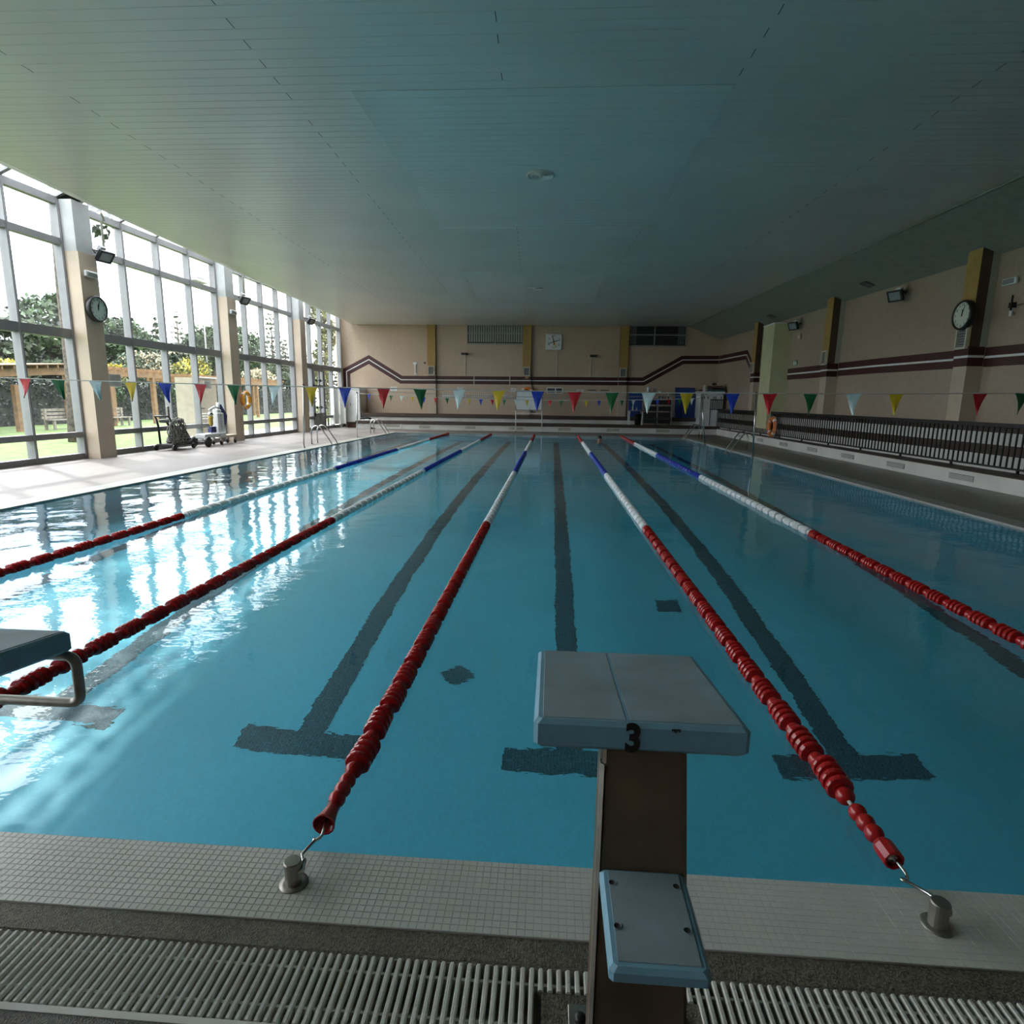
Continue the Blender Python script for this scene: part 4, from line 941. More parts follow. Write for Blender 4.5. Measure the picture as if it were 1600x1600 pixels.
for y, lab in ((16.1, 'small dark grille in the right soffit near the floodlight'), (22.6, 'small dark grille in the right soffit above the yellow pillar')):
    x = XR(y)-0.42; t = thing('soffit_grille', lab, 'vent', (x, y, soffit_z(x, y)-0.03), 'soffit grilles'); z = soffit_z(x, y)
    b = MB(); b.hexa([(x-0.13, y-0.17, soffit_z(x-0.13, y)-0.015), (x+0.13, y-0.17, soffit_z(x+0.13, y)-0.015), (x+0.13, y+0.17, soffit_z(x+0.13, y)-0.015), (x-0.13, y+0.17, soffit_z(x-0.13, y)-0.015)], [(x-0.13, y-0.17, z+0.06), (x+0.13, y-0.17, z+0.06), (x+0.13, y+0.17, z+0.06), (x-0.13, y+0.17, z+0.06)]); b.build('frame', 'grille_dark', t)
    for k in range(5):
        yy = y-0.13+k*0.065; b = MB(); b.hexa([(x-0.11, yy-0.01, soffit_z(x-0.11, y)-0.022), (x+0.11, yy-0.01, soffit_z(x+0.11, y)-0.022), (x+0.11, yy+0.01, soffit_z(x+0.11, y)-0.022), (x-0.11, yy+0.01, soffit_z(x-0.11, y)-0.022)], [(x-0.11, yy-0.01, soffit_z(x-0.11, y)-0.01), (x+0.11, yy-0.01, soffit_z(x+0.11, y)-0.01), (x+0.11, yy+0.01, soffit_z(x+0.11, y)-0.01), (x-0.11, yy+0.01, soffit_z(x-0.11, y)-0.01)]); b.build('slat', 'louver_grey', t)

# ---- lifebuoys
def lifebuoy(label, c, axis, R, r, m, tilt=0):
    t = thing('lifebuoy', label, 'lifebuoy', (c[0], c[1], c[2]-R-r))
    b = MB(); b.torus(c, R, r, axis, 32, 10); b.build('ring', m, t)
    for k in range(4):
        a = PI/4+k*PI/2; b = MB(); b.torus(c, R, r*1.05, axis, 4, 10, arc=(a-0.11, a+0.11)); b.build('band', 'white_plastic', t)
    b = MB(); N = 40; P = []
    for k in range(N):
        a = 2*PI*k/N; q = R+r*(1.0+0.28*abs(math.cos(2*a))); u, v = q*math.cos(a), q*math.sin(a)
        P.append((c[0]+u, c[1], c[2]+v) if axis == 'Y' else (c[0], c[1]+u, c[2]+v))
    b.tube(P, 0.008, 5, closed=True); b.build('grab_line', 'red_rope' if m == 'yellow_foam' else 'cord', t)
    return t
lifebuoy('orange lifebuoy hanging on the black railing', (XFN(21.3)-0.085, 21.3, 0.70), 'X', 0.30, 0.075, 'orange_foam')
lifebuoy('orange-red lifebuoy on the far wall behind the whiteboard', (-1.49, 29.76, 1.86), 'Y', 0.27, 0.075, 'orange_foam')
lifebuoy('yellow lifebuoy with a red line at the second window column', (XL(18.9)+0.50, 19.0, 1.42), 'X', 0.24, 0.07, 'yellow_foam')
# ================================================================ things at the far end
def sheet(label, x0, x1, z0, z1, m='paper', group=None, lines=0, y=29.992, cat='notice'):
    t = thing('notice', label, cat, ((x0+x1)/2, y, z0), group)
    b = MB(); b.box((x0, y-0.008, z0), (x1, y, z1)); b.build('sheet', m, t)
    for k in range(lines):
        z = z1-(z1-z0)*(k+0.7)/(lines+0.4); b = MB(); b.box((x0+(x1-x0)*0.15, y-0.010, z-0.008), (x1-(x1-x0)*(0.15+0.2*(k % 2)), y-0.0075, z+0.008)); b.build('text_line', 'picture_dark', t)
sheet('white notice sheet on the far wall beside the tall cabinet', -8.70, -8.36, 1.90, 2.12, lines=2)
sheet('white notice sheet on the far wall under the slatted window', -5.16, -4.88, 1.98, 2.14, lines=2)
sheet('white notice sheet on the far wall left of the orange lifebuoy', -2.36, -2.08, 1.94, 2.13, lines=2)
sheet('pale notice sheet on the far wall right of the picture board', 1.05, 1.40, 1.97, 2.12, lines=2)
t = thing('picture_board', 'white board with two dark pictures on the far wall', 'notice board', (-0.08, 29.98, 1.86))
b = MB(); b.box((-0.50, 29.965, 1.90), (0.34, 29.995, 2.20)); b.build('board', 'paper', t)
for x0, x1 in ((-0.46, -0.08), (-0.02, 0.29)): b = MB(); b.box((x0, 29.958, 1.94), (x1, 29.966, 2.15)); b.build('picture', 'picture_dark', t)
sheet('small grey sign under the picture board on the far wall', -0.22, 0.05, 1.70, 1.84, m='tape_grey', cat='sign')
for x0, x1, lab in ((1.62, 2.05, 'short dark lettering strip on the far wall, left of two'), (2.28, 2.70, 'short dark lettering strip on the far wall, right of two')):
    t = thing('lettering_strip', lab, 'sign', ((x0+x1)/2, 29.99, 2.06)); b = MB(); b.box((x0, 29.984, 2.065), (x1, 29.992, 2.105)); b.build('strip', 'picture_dark', t)
t = thing('hook_rail', 'long white hook rail with many pegs on the far wall', 'rail', (-4.1, 29.98, 1.62))
for a, c in ((-5.95, -4.62), (-4.40, -3.32), (-3.20, -2.20)):
    b = MB(); b.box((a, 29.97, 1.69), (c, 29.995, 1.73)); b.build('rail', 'white_paint', t)
    for k in range(int((c-a)/0.105)): b = MB(); x = a+0.03+k*0.105; b.box((x, 29.94, 1.63), (x+0.05, 29.975, 1.80)); b.build('peg', 'white_paint', t)
t = thing('wall_telephone', 'pale handset bracket on the far wall left of the first mustard column', 'bracket', (-7.36, 29.97, 2.75))
b = MB(); b.box((-7.40, 29.95, 2.82), (-7.33, 29.99, 3.30)); b.box((-7.47, 29.94, 3.28), (-7.26, 29.99, 3.38)); b.box((-7.42, 29.95, 2.76), (-7.26, 29.99, 2.82)); b.build('body', 'white_paint', t)
for x, z, lab in ((-6.86, 3.36, 'small dark button on the far wall beside the handset bracket'), (-6.86, 2.90, 'small pale socket on the far wall beside the handset bracket')):
    t = thing('wall_socket', lab, 'socket', (x, 29.99, z-0.04)); b = MB(); b.cbox((x-0.05, 29.97, z-0.05), (x+0.05, 29.995, z+0.05), 0.008); b.build('plate', 'grille_dark' if z > 3.2 else 'cream_paint', t)
for x, z0, z1 in ((-4.28, 2.26, 2.78), (-2.42, 2.26, 2.80), (2.78, 0.79, 2.26), (-0.02, 2.74, 4.06)):
    b = MB(); b.box((x-0.02, 29.968, z0), (x+0.02, 29.993, z1)); b.build('conduit', 'pipe_cream', wall_far)
b = MB(); b.box((1.72, 29.968, 2.74), (3.0, 29.993, 2.775)); b.build('conduit', 'pipe_cream', wall_far)
b = MB(); b.cbox((-1.63, 29.82, 2.62), (-1.45, 29.865, 2.80), 0.01); b.build('switch_plate', 'mustard_paint', wall_far)

# whiteboard on wheels
t = thing('whiteboard', 'whiteboard on a pale wheeled stand at the far pool end', 'whiteboard', (-1.30, 27.5, 0.015))
b = MB(); b.box((-1.93, 27.48, 1.08), (-0.70, 27.51, 1.93)); b.build('panel', 'white_plastic', t)
for q in ((-1.95, -0.68, 1.05, 1.08), (-1.95, -0.68, 1.93, 1.96), (-1.95, -1.92, 1.05, 1.96), (-0.71, -0.68, 1.05, 1.96)): b = MB(); b.box((q[0], 27.47, q[2]), (q[1], 27.52, q[3])); b.build('frame', 'aluminium', t)
for x in (-1.93, -0.67):
    b = MB(); b.cyl((x, 27.5, 0.08), (x, 27.5, 1.50 if x > -1 else 1.1), 0.022, 8); b.build('post', 'white_paint', t)
    b = MB(); b.box((x-0.025, 27.22, 0.07), (x+0.025, 27.78, 0.11)); f = b.build('foot', 'white_paint', t)
    for y in (27.25, 27.75): b = MB(); b.lathe([(0.001, -0.015), (0.03, -0.015), (0.03, 0.015), (0.001, 0.015)], (x, y, 0.045), 'X', 10); b.build('caster', 'black_plastic', f)
b = MB(); b.box((-1.93, 27.44, 0.90), (-0.67, 27.54, 0.93)); tr = b.build('tray', 'white_paint', t)
o = thing('eraser', 'dark eraser lying on the whiteboard tray', 'eraser', (-1.0, 27.47, 0.93)); b = MB(); b.cbox((-1.20, 27.455, 0.93), (-0.98, 27.52, 1.0), 0.008); b.build('body', 'grille_dark', o)
o = thing('marker', 'pale marker pens lying on the whiteboard tray', 'pen', (-1.5, 27.47, 0.93)); b = MB(); b.cyl((-1.62, 27.48, 0.943), (-1.46, 27.49, 0.943), 0.012, 8); b.build('barrel', 'white_plastic', o)

# tall white cabinet at the far left
t = thing('cabinet', 'tall white double-door cabinet in the far left corner', 'cabinet', (-10.6, 29.45, 0.015))
b = MB(); b.box((-11.12, 28.96, 0.30), (-10.02, 29.96, 2.02)); b.build('carcass', 'white_paint', t)
b = MB(); b.box((-11.14, 28.93, 2.02), (-10.0, 29.97, 2.06)); b.build('top', 'white_paint', t)
for x in (-11.10, -10.10): b = MB(); b.box((x, 28.98, 0.015), (x+0.07, 29.08, 0.30)); b.build('leg', 'white_paint', t)
for x in (-11.10, -10.10): b = MB(); b.box((x, 29.86, 0.015), (x+0.07, 29.95, 0.30)); b.build('leg', 'white_paint', t)
b = MB(); b.box((-10.56, 28.935, 0.34), (-10.04, 28.96, 2.0)); d = b.build('door', 'white_paint', t); b = MB(); b.box((-10.53, 28.90, 1.12), (-10.50, 28.935, 1.26)); b.build('handle', 'dull_steel', d)
b = MB(); b.hexa([(-11.10, 28.94, 0.22), (-10.68, 28.60, 0.22), (-10.66, 28.62, 0.22), (-11.08, 28.96, 0.22)], [(-11.10, 28.94, 2.0), (-10.68, 28.60, 2.0), (-10.66, 28.62, 2.0), (-11.08, 28.96, 2.0)]); d = b.build('door', 'white_paint', t); b = MB(); b.box((-10.72, 28.585, 1.10), (-10.69, 28.62, 1.24)); b.build('handle', 'dull_steel', d)
o = thing('crate', 'dark box put in for the shade under the tall white cabinet', 'crate', (-10.55, 29.3, 0.015)); b = MB(); b.cbox((-10.78, 29.05, 0.015), (-10.32, 29.5, 0.27), 0.01); b.build('body', 'dark_wood', o); b = MB(); b.box((-10.80, 29.03, 0.22), (-10.30, 29.06, 0.28)); b.build('rim', 'dark_wood', o)  # dark box standing in for the shaded gap beneath the cabinet
t = thing('wall_cupboard', 'white cupboard panel beside the glazed door at the far left', 'cupboard', (-11.1, 28.7, 0.015))
b = MB(); b.box((-11.30, 28.25, 0.20), (-11.14, 28.9, 2.05)); b.build('carcass', 'white_paint', t); b = MB(); b.box((-11.14, 28.27, 0.22), (-11.12, 28.88, 2.03)); b.build('door', 'white_plastic', t)
t = thing('bag', 'dark bag lying on the lower far bench beside the cabinet', 'bag', (-9.6, 28.4, 0.41))
b = MB(); b.sphere((-9.60, 28.45, 0.50), 0.2, 12, 8, sc=(1.5, 0.8, 0.45)); b.sphere((-9.45, 28.40, 0.53), 0.12, 10, 6, sc=(1.2, 0.8, 0.5)); b.build('body', 'dark_cloth', t)
b = MB(); b.tube([(-9.78, 28.42, 0.54), (-9.70, 28.40, 0.64), (-9.55, 28.40, 0.64), (-9.47, 28.42, 0.54)], 0.012, 6); b.build('handle', 'dark_cloth', t)
t = thing('towel', 'crumpled pale towel beside the dark bag on the far bench', 'towel', (-9.3, 28.25, 0.41)); b = MB()
for i in range(5): b.sphere((-9.66+0.14*i, 28.12+0.02*(i % 2), 0.435), 0.085, 10, 6, sc=(1.1, 0.9, 0.42+0.1*(i % 3)))
b.build('cloth', 'paper', t)
t = thing('shoe', 'dark shoe left on the deck below the far bench', 'shoe', (-9.0, 27.8, 0.015)); b = MB(); b.sphere((-9.05, 27.8, 0.045), 0.07, 10, 6, sc=(2.0, 0.8, 0.6)); b.sphere((-9.13, 27.8, 0.07), 0.05, 8, 5, sc=(1.1, 0.8, 0.9)); b.build('upper', 'dark_cloth', t)

# far right: table, bin, rack of equipment, mats, cabinet
TZ = 0.41
t = thing('table', 'small white-legged table standing on the far bench', 'table', (3.9, 28.5, TZ))
b = MB(); b.cbox((3.55, 28.2, 1.08), (4.24, 28.8, 1.12), 0.008); b.build('tabletop', 'aluminium', t)
for x in (3.58, 4.20):
    for y in (28.23, 28.77): b = MB(); b.box((x-0.022, y-0.022, TZ), (x+0.022, y+0.022, 1.08)); b.build('leg', 'white_paint', t)
t = thing('waste_bin', 'black waste bin under the small table', 'bin', (4.02, 28.5, TZ)); b = MB(); b.lathe([(0.14, 0), (0.17, 0.50), (0.18, 0.51), (0.18, 0.54), (0.165, 0.54), (0.13, 0.02)], (4.02, 28.5, TZ), 'Z', 16); b.build('body', 'black_plastic', t); b = MB(); b.torus((4.02, 28.5, TZ+0.53), 0.178, 0.012, 'Z', 20, 6); b.build('rim', 'black_plastic', t)
for x, h, m, lab in ((3.74, 0.24, 'white_plastic', 'slim white bottle on the small table'), (3.93, 0.14, 'tape_grey', 'short grey bottle on the small table')):
    t = thing('bottle', lab, 'bottle', (x, 28.4, 1.12)); b = MB(); b.lathe([(0.028, 0), (0.03, h*0.65), (0.014, h*0.82), (0.014, h)], (x, 28.4, 1.12), 'Z', 12); b.build('body', m, t); b = MB(); b.lathe([(0.018, 0), (0.018, 0.03), (0.001, 0.03)], (x, 28.4, 1.12+h), 'Z', 10); b.build('cap', 'grille_dark', t)
t = thing('exercise_mat', 'blue mat standing behind the small table', 'mat', (4.0, 29.6, 0.77)); b = MB(); b.hexa([(3.70, 29.55, 0.77), (4.40, 29.55, 0.77), (4.40, 29.62, 0.77), (3.70, 29.62, 0.77)], [(3.70, 29.86, 1.98), (4.40, 29.86, 1.98), (4.40, 29.93, 1.98), (3.70, 29.93, 1.98)]); b.build('slab', 'mat_blue', t); b = MB(); b.box((3.70, 29.84, 1.95), (4.40, 29.94, 1.99)); b.build('edge', 'navy', t)
t = thing('equipment_rack', 'pale metal rack of dark shelves standing on the far bench', 'rack', (4.95, 28.55, TZ))
for x in (4.27, 4.93, 5.62):
    for y in (28.28, 28.82): b = MB(); b.box((x-0.02, y-0.02, TZ), (x+0.02, y+0.02, 1.72)); b.build('post', 'aluminium', t)
for z in (0.50, 0.80, 1.10, 1.40, 1.68): b = MB(); b.box((4.27, 28.28, z), (5.62, 28.82, z+0.02)); b.build('shelf', 'grille_dark', t)
k = 0
for z in (0.52, 0.82, 1.12, 1.42):
    for x in (4.60, 5.28):
        o = thing('crate', 'black crate on the %s shelf of the metal rack, %s column' % (('lowest', 'second lowest', 'second highest', 'highest')[k//2], ('left', 'right')[k % 2]), 'crate', (x, 28.55, z), 'black crates on the rack')
        b = MB(); b.cbox((x-0.29, 28.30, z), (x+0.29, 28.80, z+0.21), 0.01); b.build('body', 'black_plastic', o); b = MB(); b.box((x-0.30, 28.29, z+0.19), (x+0.30, 28.81, z+0.215)); b.build('rim', 'grille_dark', o); k += 1
for i, (x, r, m, lab) in enumerate(((4.42, 0.07, 'tape_grey', 'grey dumbbell at the left end of the top rack shelf'), (5.10, 0.07, 'black_plastic', 'black dumbbell in the middle of the top rack shelf'), (5.38, 0.07, 'grille_dark', 'dark grey dumbbell at the right end of the top rack shelf'))):
    o = thing('dumbbell', lab, 'dumbbell', (x, 28.55, 1.70)); b = MB()
    for d in (-0.09, 0.09): b.lathe([(0.001, -0.03), (r, -0.025), (r, 0.025), (0.001, 0.03)], (x+d, 28.55, 1.70+r), 'X', 12)
    b.build('weight', m, o); b = MB(); b.cyl((x-0.09, 28.55, 1.70+r), (x+0.09, 28.55, 1.70+r), 0.015, 8); b.build('bar', 'steel', o)
t = thing('wall_shelf', 'narrow shelf on the far wall above the metal rack', 'shelf', (4.95, 29.8, 1.98)); b = MB(); b.box((4.35, 29.66, 1.98), (5.85, 29.99, 2.02)); b.build('board', 'grille_frame', t)
for x in (4.5, 5.7): b = MB(); b.box((x-0.015, 29.7, 1.88), (x+0.015, 29.99, 1.98)); b.build('bracket', 'grille_frame', t)
for x, r, h, m, lab in ((4.66, 0.075, 0.24, 'paper', 'bright white tub on the shelf above the rack'), (4.90, 0.06, 0.20, 'tape_grey', 'grey tub beside the white tub on the shelf'), (5.25, 0.09, 0.06, 'flag_white', 'low white dish on the shelf above the rack')):
    o = thing('tub', lab, 'tub', (x, 29.8, 2.02)); b = MB(); b.lathe([(r*0.85, 0), (r, h), (r*0.9, h), (r*0.78, 0.02)], (x, 29.8, 2.02), 'Z', 14); b.build('body', m, o); b = MB(); b.torus((x, 29.8, 2.02+h), r, 0.007, 'Z', 16, 5); b.build('rim', m, o)
for x0, x1, z1, y0, y1, lab in ((6.02, 6.98, 2.26, 29.45, 29.80, 'large dark blue mat leaning against the far wall, the taller one'), (6.30, 7.30, 1.95, 29.22, 29.62, 'large dark blue mat in front of the taller mat at the far right')):
    t = thing('exercise_mat', lab, 'mat', ((x0+x1)/2, y0, 0.77)); b = MB(); b.hexa([(x0, y0, 0.77), (x1, y0, 0.77), (x1, y0+0.09, 0.77), (x0, y0+0.09, 0.77)], [(x0, y1, z1), (x1, y1, z1), (x1, y1+0.09, z1), (x0, y1+0.09, z1)]); b.build('slab', 'mat_blue', t)
    b = MB(); b.hexa([(x0-0.005, y1-0.02, z1-0.05), (x1+0.005, y1-0.02, z1-0.05), (x1+0.005, y1+0.095, z1-0.05), (x0-0.005, y1+0.095, z1-0.05)], [(x0-0.005, y1-0.005, z1+0.005), (x1+0.005, y1-0.005, z1+0.005), (x1+0.005, y1+0.095, z1+0.005), (x0-0.005, y1+0.095, z1+0.005)]); b.build('seam_band', 'navy', t)
t = thing('storage_box', 'large white storage box in the far right corner with slots along its top', 'box', (7.4, 28.7, 0.41))
b = MB(); b.box((6.95, 28.30, 0.41), (8.02, 29.3, 2.00)); b.build('carcass', 'white_paint', t)
b = MB(); b.cbox((6.90, 28.25, 2.00), (8.08, 29.35, 2.07), 0.012); b.build('top', 'white_plastic', t)
for x in (7.12, 7.30, 7.58, 7.66, 7.93): b = MB(); b.box((x-0.018, 28.292, 1.72), (x+0.018, 28.301, 1.84)); b.build('slot', 'ink', t)
for x in (7.2, 7.98): b = MB(); b.box((x-0.02, 28.285, 1.90), (x+0.02, 28.301, 1.97)); b.build('latch', 'grille_dark', t)
b = MB(); b.box((6.95, 28.285, 0.45), (7.10, 28.301, 1.98)); b.build('side_panel', 'tape_grey', t)
t = thing('kickboard_stack', 'dark stack of boards on the white storage box', 'boards', (7.75, 28.8, 2.07))
for k, (m, x0, x1, z0, z1) in enumerate((('teal', 7.45, 8.05, 2.07, 2.15), ('black_plastic', 7.5, 8.08, 2.15, 2.24), ('dark_wood', 7.4, 8.02, 2.24, 2.29))): b = MB(); b.cbox((x0, 28.4, z0), (x1, 29.2, z1), 0.012); b.build('board', m, t)
t = thing('paddle_board', 'long red-brown board lying across the dark stack', 'board', (7.8, 28.7, 2.29)); b = MB(); b.hexa([(7.38, 28.5, 2.29), (8.0, 28.45, 2.31), (8.0, 28.75, 2.31), (7.38, 28.8, 2.29)], [(7.38, 28.5, 2.33), (8.0, 28.45, 2.35), (8.0, 28.75, 2.35), (7.38, 28.8, 2.33)]); b.build('deck', 'dark_wood', t); b = MB(); b.box((7.38, 28.48, 2.325), (7.95, 28.50, 2.345)); b.build('edge', 'grille_frame', t)
t = thing('basket', 'open wire basket with dark contents on the boards', 'basket', (7.62, 28.7, 2.34)); x, z = 7.62, 2.345
b = MB()
for q in (z, z+0.2):
    b.tube([(x-0.17, 28.55, q), (x+0.17, 28.55, q), (x+0.17, 28.85, q), (x-0.17, 28.85, q)], 0.007, 5, closed=True, smooth=False)
for u in range(6): b.tube([(x-0.17+u*0.068, 28.55, z), (x-0.17+u*0.068, 28.55, z+0.2)], 0.005, 4)
for u in range(6): b.tube([(x-0.17+u*0.068, 28.85, z), (x-0.17+u*0.068, 28.85, z+0.2)], 0.005, 4)
b.build('wire', 'dull_steel', t); b = MB(); b.sphere((x+0.03, 28.7, z+0.075), 0.075, 10, 6, sc=(1.4, 1.2, 1)); b.build('contents', 'dark_cloth', t); b = MB(); b.tube([(x-0.17, 28.7, z+0.2), (x-0.15, 28.7, z+0.36), (x+0.15, 28.7, z+0.36), (x+0.17, 28.7, z+0.2)], 0.008, 6); b.build('handle', 'dull_steel', t)
t = thing('canister', 'pale speckled canister standing on the white storage box', 'canister', (7.20, 28.6, 2.07)); b = MB(); b.lathe([(0.085, 0), (0.09, 0.02), (0.09, 0.27), (0.08, 0.29), (0.001, 0.30)], (7.20, 28.6, 2.07), 'Z', 16); b.build('body', 'tape_grey', t); b = MB(); b.torus((7.20, 28.6, 2.36), 0.05, 0.010, 'Z', 14, 6); b.build('lid_ring', 'white_plastic', t)
t = thing('float_bag', 'small reddish float bag on the left of the white storage box', 'bag', (7.03, 28.7, 2.07)); b = MB(); b.sphere((7.03, 28.72, 2.12), 0.07, 10, 6, sc=(1.2, 1, 0.75)); b.build('body', 'dark_red', t); b = MB(); b.torus((7.03, 28.72, 2.18), 0.03, 0.006, 'Y', 12, 5); b.build('loop', 'cord', t)

# swimmer, only the head above the water
def swimmer(x, y):
    t = thing('person', 'swimmer with dark wet hair, head above water in the lane right of centre', 'person', (x, y, -1.1))
    me = bpy.data.meshes.new('body')
    J = [(0, 0.05, -0.95), (0, 0.03, -0.62), (0, 0.0, -0.34), (0, 0.0, -0.16), (0, 0, -0.06), (0, -0.01, 0.05), (0, -0.01, 0.13), (-0.18, 0.0, -0.20), (-0.36, -0.12, -0.30), (-0.50, -0.32, -0.24), (-0.56, -0.42, -0.22), (0.18, 0.0, -0.20), (0.36, -0.12, -0.30), (0.50, -0.32, -0.24), (0.56, -0.42, -0.22), (-0.10, 0.10, -1.1), (-0.12, 0.45, -1.25), (-0.12, 0.85, -1.2), (0.10, 0.10, -1.1), (0.12, 0.45, -1.3), (0.12, 0.85, -1.3)]
    E = [(0, 1), (1, 2), (2, 3), (3, 4), (4, 5), (5, 6), (3, 7), (7, 8), (8, 9), (9, 10), (3, 11), (11, 12), (12, 13), (13, 14), (0, 15), (15, 16), (16, 17), (0, 18), (18, 19), (19, 20)]
    Rr = [0.15, 0.14, 0.16, 0.11, 0.060, 0.085, 0.085, 0.065, 0.045, 0.032, 0.03, 0.065, 0.045, 0.032, 0.03, 0.085, 0.06, 0.035, 0.085, 0.06, 0.035]
    me.from_pydata(J, E, []); o = bpy.data.objects.new('body', me); COL.objects.link(o)
    o.location = (0, 0, 1.1)
    sk = o.modifiers.new('skin', 'SKIN'); sub = o.modifiers.new('sub', 'SUBSURF'); sub.levels = sub.render_levels = 2
    for i, v in enumerate(me.skin_vertices[0].data): v.radius = (Rr[i], Rr[i]); v.use_root = (i == 0)
    me.materials.append(MATS['skin'])
    dg = bpy.context.evaluated_depsgraph_get(); dg.update(); m2 = bpy.data.meshes.new_from_object(o.evaluated_get(dg)); o.modifiers.clear(); o.data = m2; o.parent = t; o.location = (0, 0, 1.1)
    b = MB(); k = 9; n = 14; rings = []
    for i in range(k):
        a = PI*0.70*i/(k-1)+0.02; rings.append([(x+0.092*math.sin(a)*math.cos(2*PI*q/n), y+0.012+0.104*math.sin(a)*math.sin(2*PI*q/n), 0.108+0.108*math.cos(a)-(0.0 if math.sin(2*PI*q/n) > -0.25 else -0.055*max(0, i-5)/3)) for q in range(n)])
    b.rings(rings, True, 0, True); b.build('hair', 'dark_hair', t)
    b = MB(); b.sphere((x, y-0.088, 0.068), 0.016, 8, 5, sc=(0.8, 1.1, 1.4)); b.build('nose', 'skin', t)
    for s in (-1, 1): b = MB(); b.sphere((x+s*0.032, y-0.080, 0.090), 0.011, 8, 5); b.build('eye', 'dark_hair', t)
    for s in (-1, 1): b = MB(); b.sphere((x+s*0.088, y, 0.07), 0.024, 8, 5, sc=(0.4, 0.8, 1.2)); b.build('ear', 'skin', t)
    b = MB(); b.box((x-0.022, y-0.088, 0.036), (x+0.022, y-0.076, 0.044)); b.build('mouth', 'dark_red', t)
swimmer(1.70, 22.2)

# ================================================================ beside the windows
# cable trolley
t = thing('cable_trolley', 'black trolley piled with grey and black cables by the window', 'trolley', (-11.0, 15.0, 0.015))
X0 = -11.0
b = MB(); b.cbox((X0-0.24, 14.42, 0.14), (X0+0.24, 15.45, 0.20), 0.01); b.build('platform', 'black_plastic', t)
for s in (-0.2, 0.2):
    b = MB(); b.tube([(X0+s, 15.42, 0.18), (X0+s, 15.15, 0.52), (X0+s, 14.86, 0.84)], 0.03, 8); b.build('strut', 'black_metal', t)
    b = MB(); b.tube([(X0+s, 14.55, 0.18), (X0+s, 14.52, 0.70), (X0+s, 14.46, 0.90)], 0.03, 8); b.build('strut', 'black_metal', t)
b = MB(); b.cbox((X0-0.25, 14.62, 0.78), (X0+0.25, 15.0, 0.87), 0.02); b.build('hose_cradle', 'black_plastic', t)
b = MB(); b.tube([(X0-0.2, 14.46, 0.90), (X0-0.2, 14.40, 0.97), (X0+0.2, 14.40, 0.97), (X0+0.2, 14.46, 0.90)], 0.025, 8); b.build('handle', 'black_plastic', t)
for s in (-0.27, 0.27):
    for y in (14.45, 15.36): b = MB(); b.lathe([(0.02, -0.03), (0.07, -0.03), (0.082, -0.015), (0.082, 0.015), (0.07, 0.03), (0.02, 0.03)], (X0+s, y, 0.098), 'X', 18); b.build('wheel', 'black_plastic', t)
b = MB(); b.cbox((X0-0.03, 14.66, 0.87), (X0+0.03, 14.74, 1.24), 0.01); b.build('mast', 'dull_steel', t)
rng = random.Random(4); mat('cable_dark', (0.13, 0.125, 0.115), 0.6)
o = thing('cable_coil', 'grey cable looped over the black trolley', 'cable', (X0, 14.65, 0.2)); b = MB()
for k in range(11):
    P = []; r1 = rng.uniform(0.10, 0.26); zc = rng.uniform(0.50, 0.60); hh = rng.uniform(0.28, 0.36); yc = 14.50+rng.uniform(-0.10, 0.26); xx = X0+0.28+rng.uniform(-0.05, 0.10)
    for i in range(22): a = 2*PI*i/22; P.append((xx+0.04*math.sin(3*a+k), yc+r1*math.cos(a), max(0.21, zc+hh*math.sin(a))))
    b.tube(P, 0.013, 5, closed=True)
b.build('loops', 'cable_dark', o); b = MB(); b.tube([(X0+0.3, 14.6, 0.84), (X0+0.1, 14.62, 0.90), (X0-0.2, 14.62, 0.86)], 0.014, 6); b.build('tail', 'cable_grey', o)
o = thing('hose_coil', 'black hose coiled on the trolley platform', 'hose', (X0, 15.0, 0.2)); b = MB()
for k in range(6):
    r1 = 0.40-0.03*k; b.tube([(X0+0.03+r1*0.62*math.cos(2*PI*i/26), 15.05+r1*math.sin(2*PI*i/26), 0.235+0.065*k+0.02*math.sin(4*PI*i/26+k)) for i in range(26)], 0.034, 7, closed=True)
b.build('coils', 'black_plastic', o); b = MB(); b.tube([(X0+0.15, 15.35, 0.3), (X0+0.1, 15.2, 0.6), (X0+0.05, 14.95, 0.88), (X0, 14.7, 0.88)], 0.02, 6); b.build('tail', 'black_plastic', o)

# pool lift
X1 = -10.80
t = thing('pool_lift', 'white wheeled pool lift with a yellow cylinder beside the second column', 'pool lift', (X1, 16.7, 0.015))
b = MB(); b.cbox((X1-0.16, 15.85, 0.27), (X1+0.16, 17.05, 0.40), 0.015); b.build('chassis', 'white_plastic', t)
b = MB(); b.cbox((X1-0.17, 17.05, 0.22), (X1+0.17, 17.75, 0.30), 0.012); b.build('rear_tray', 'cream_paint', t)
b = MB(); b.cbox((X1-0.12, 16.70, 0.40), (X1+0.12, 17.06, 1.02), 0.02); cl = b.build('column', 'white_plastic', t)
b = MB(); b.cbox((X1-0.09, 16.76, 1.02), (X1+0.09, 17.00, 1.12), 0.02); b.build('column_head', 'white_paint', t)
b = MB(); b.cyl((X1, 16.96, 1.10), (X1, 16.96, 1.34), 0.055, 12); b.build('mast', 'white_plastic', t)
b = MB(); b.tube([(X1+0.02, 16.96, 1.16), (X1+0.02, 16.7, 1.20), (X1+0.02, 16.42, 1.12)], 0.035, 8); b.build('arm', 'white_plastic', t)
b = MB(); b.lathe([(0.03, 0.0), (0.062, 0.05), (0.062, 0.22), (0.075, 0.24), (0.075, 0.30), (0.03, 0.32)], (X1+0.02, 16.46, 0.62), 'Z', 16); b.build('cylinder', 'yellow_cylinder', t)
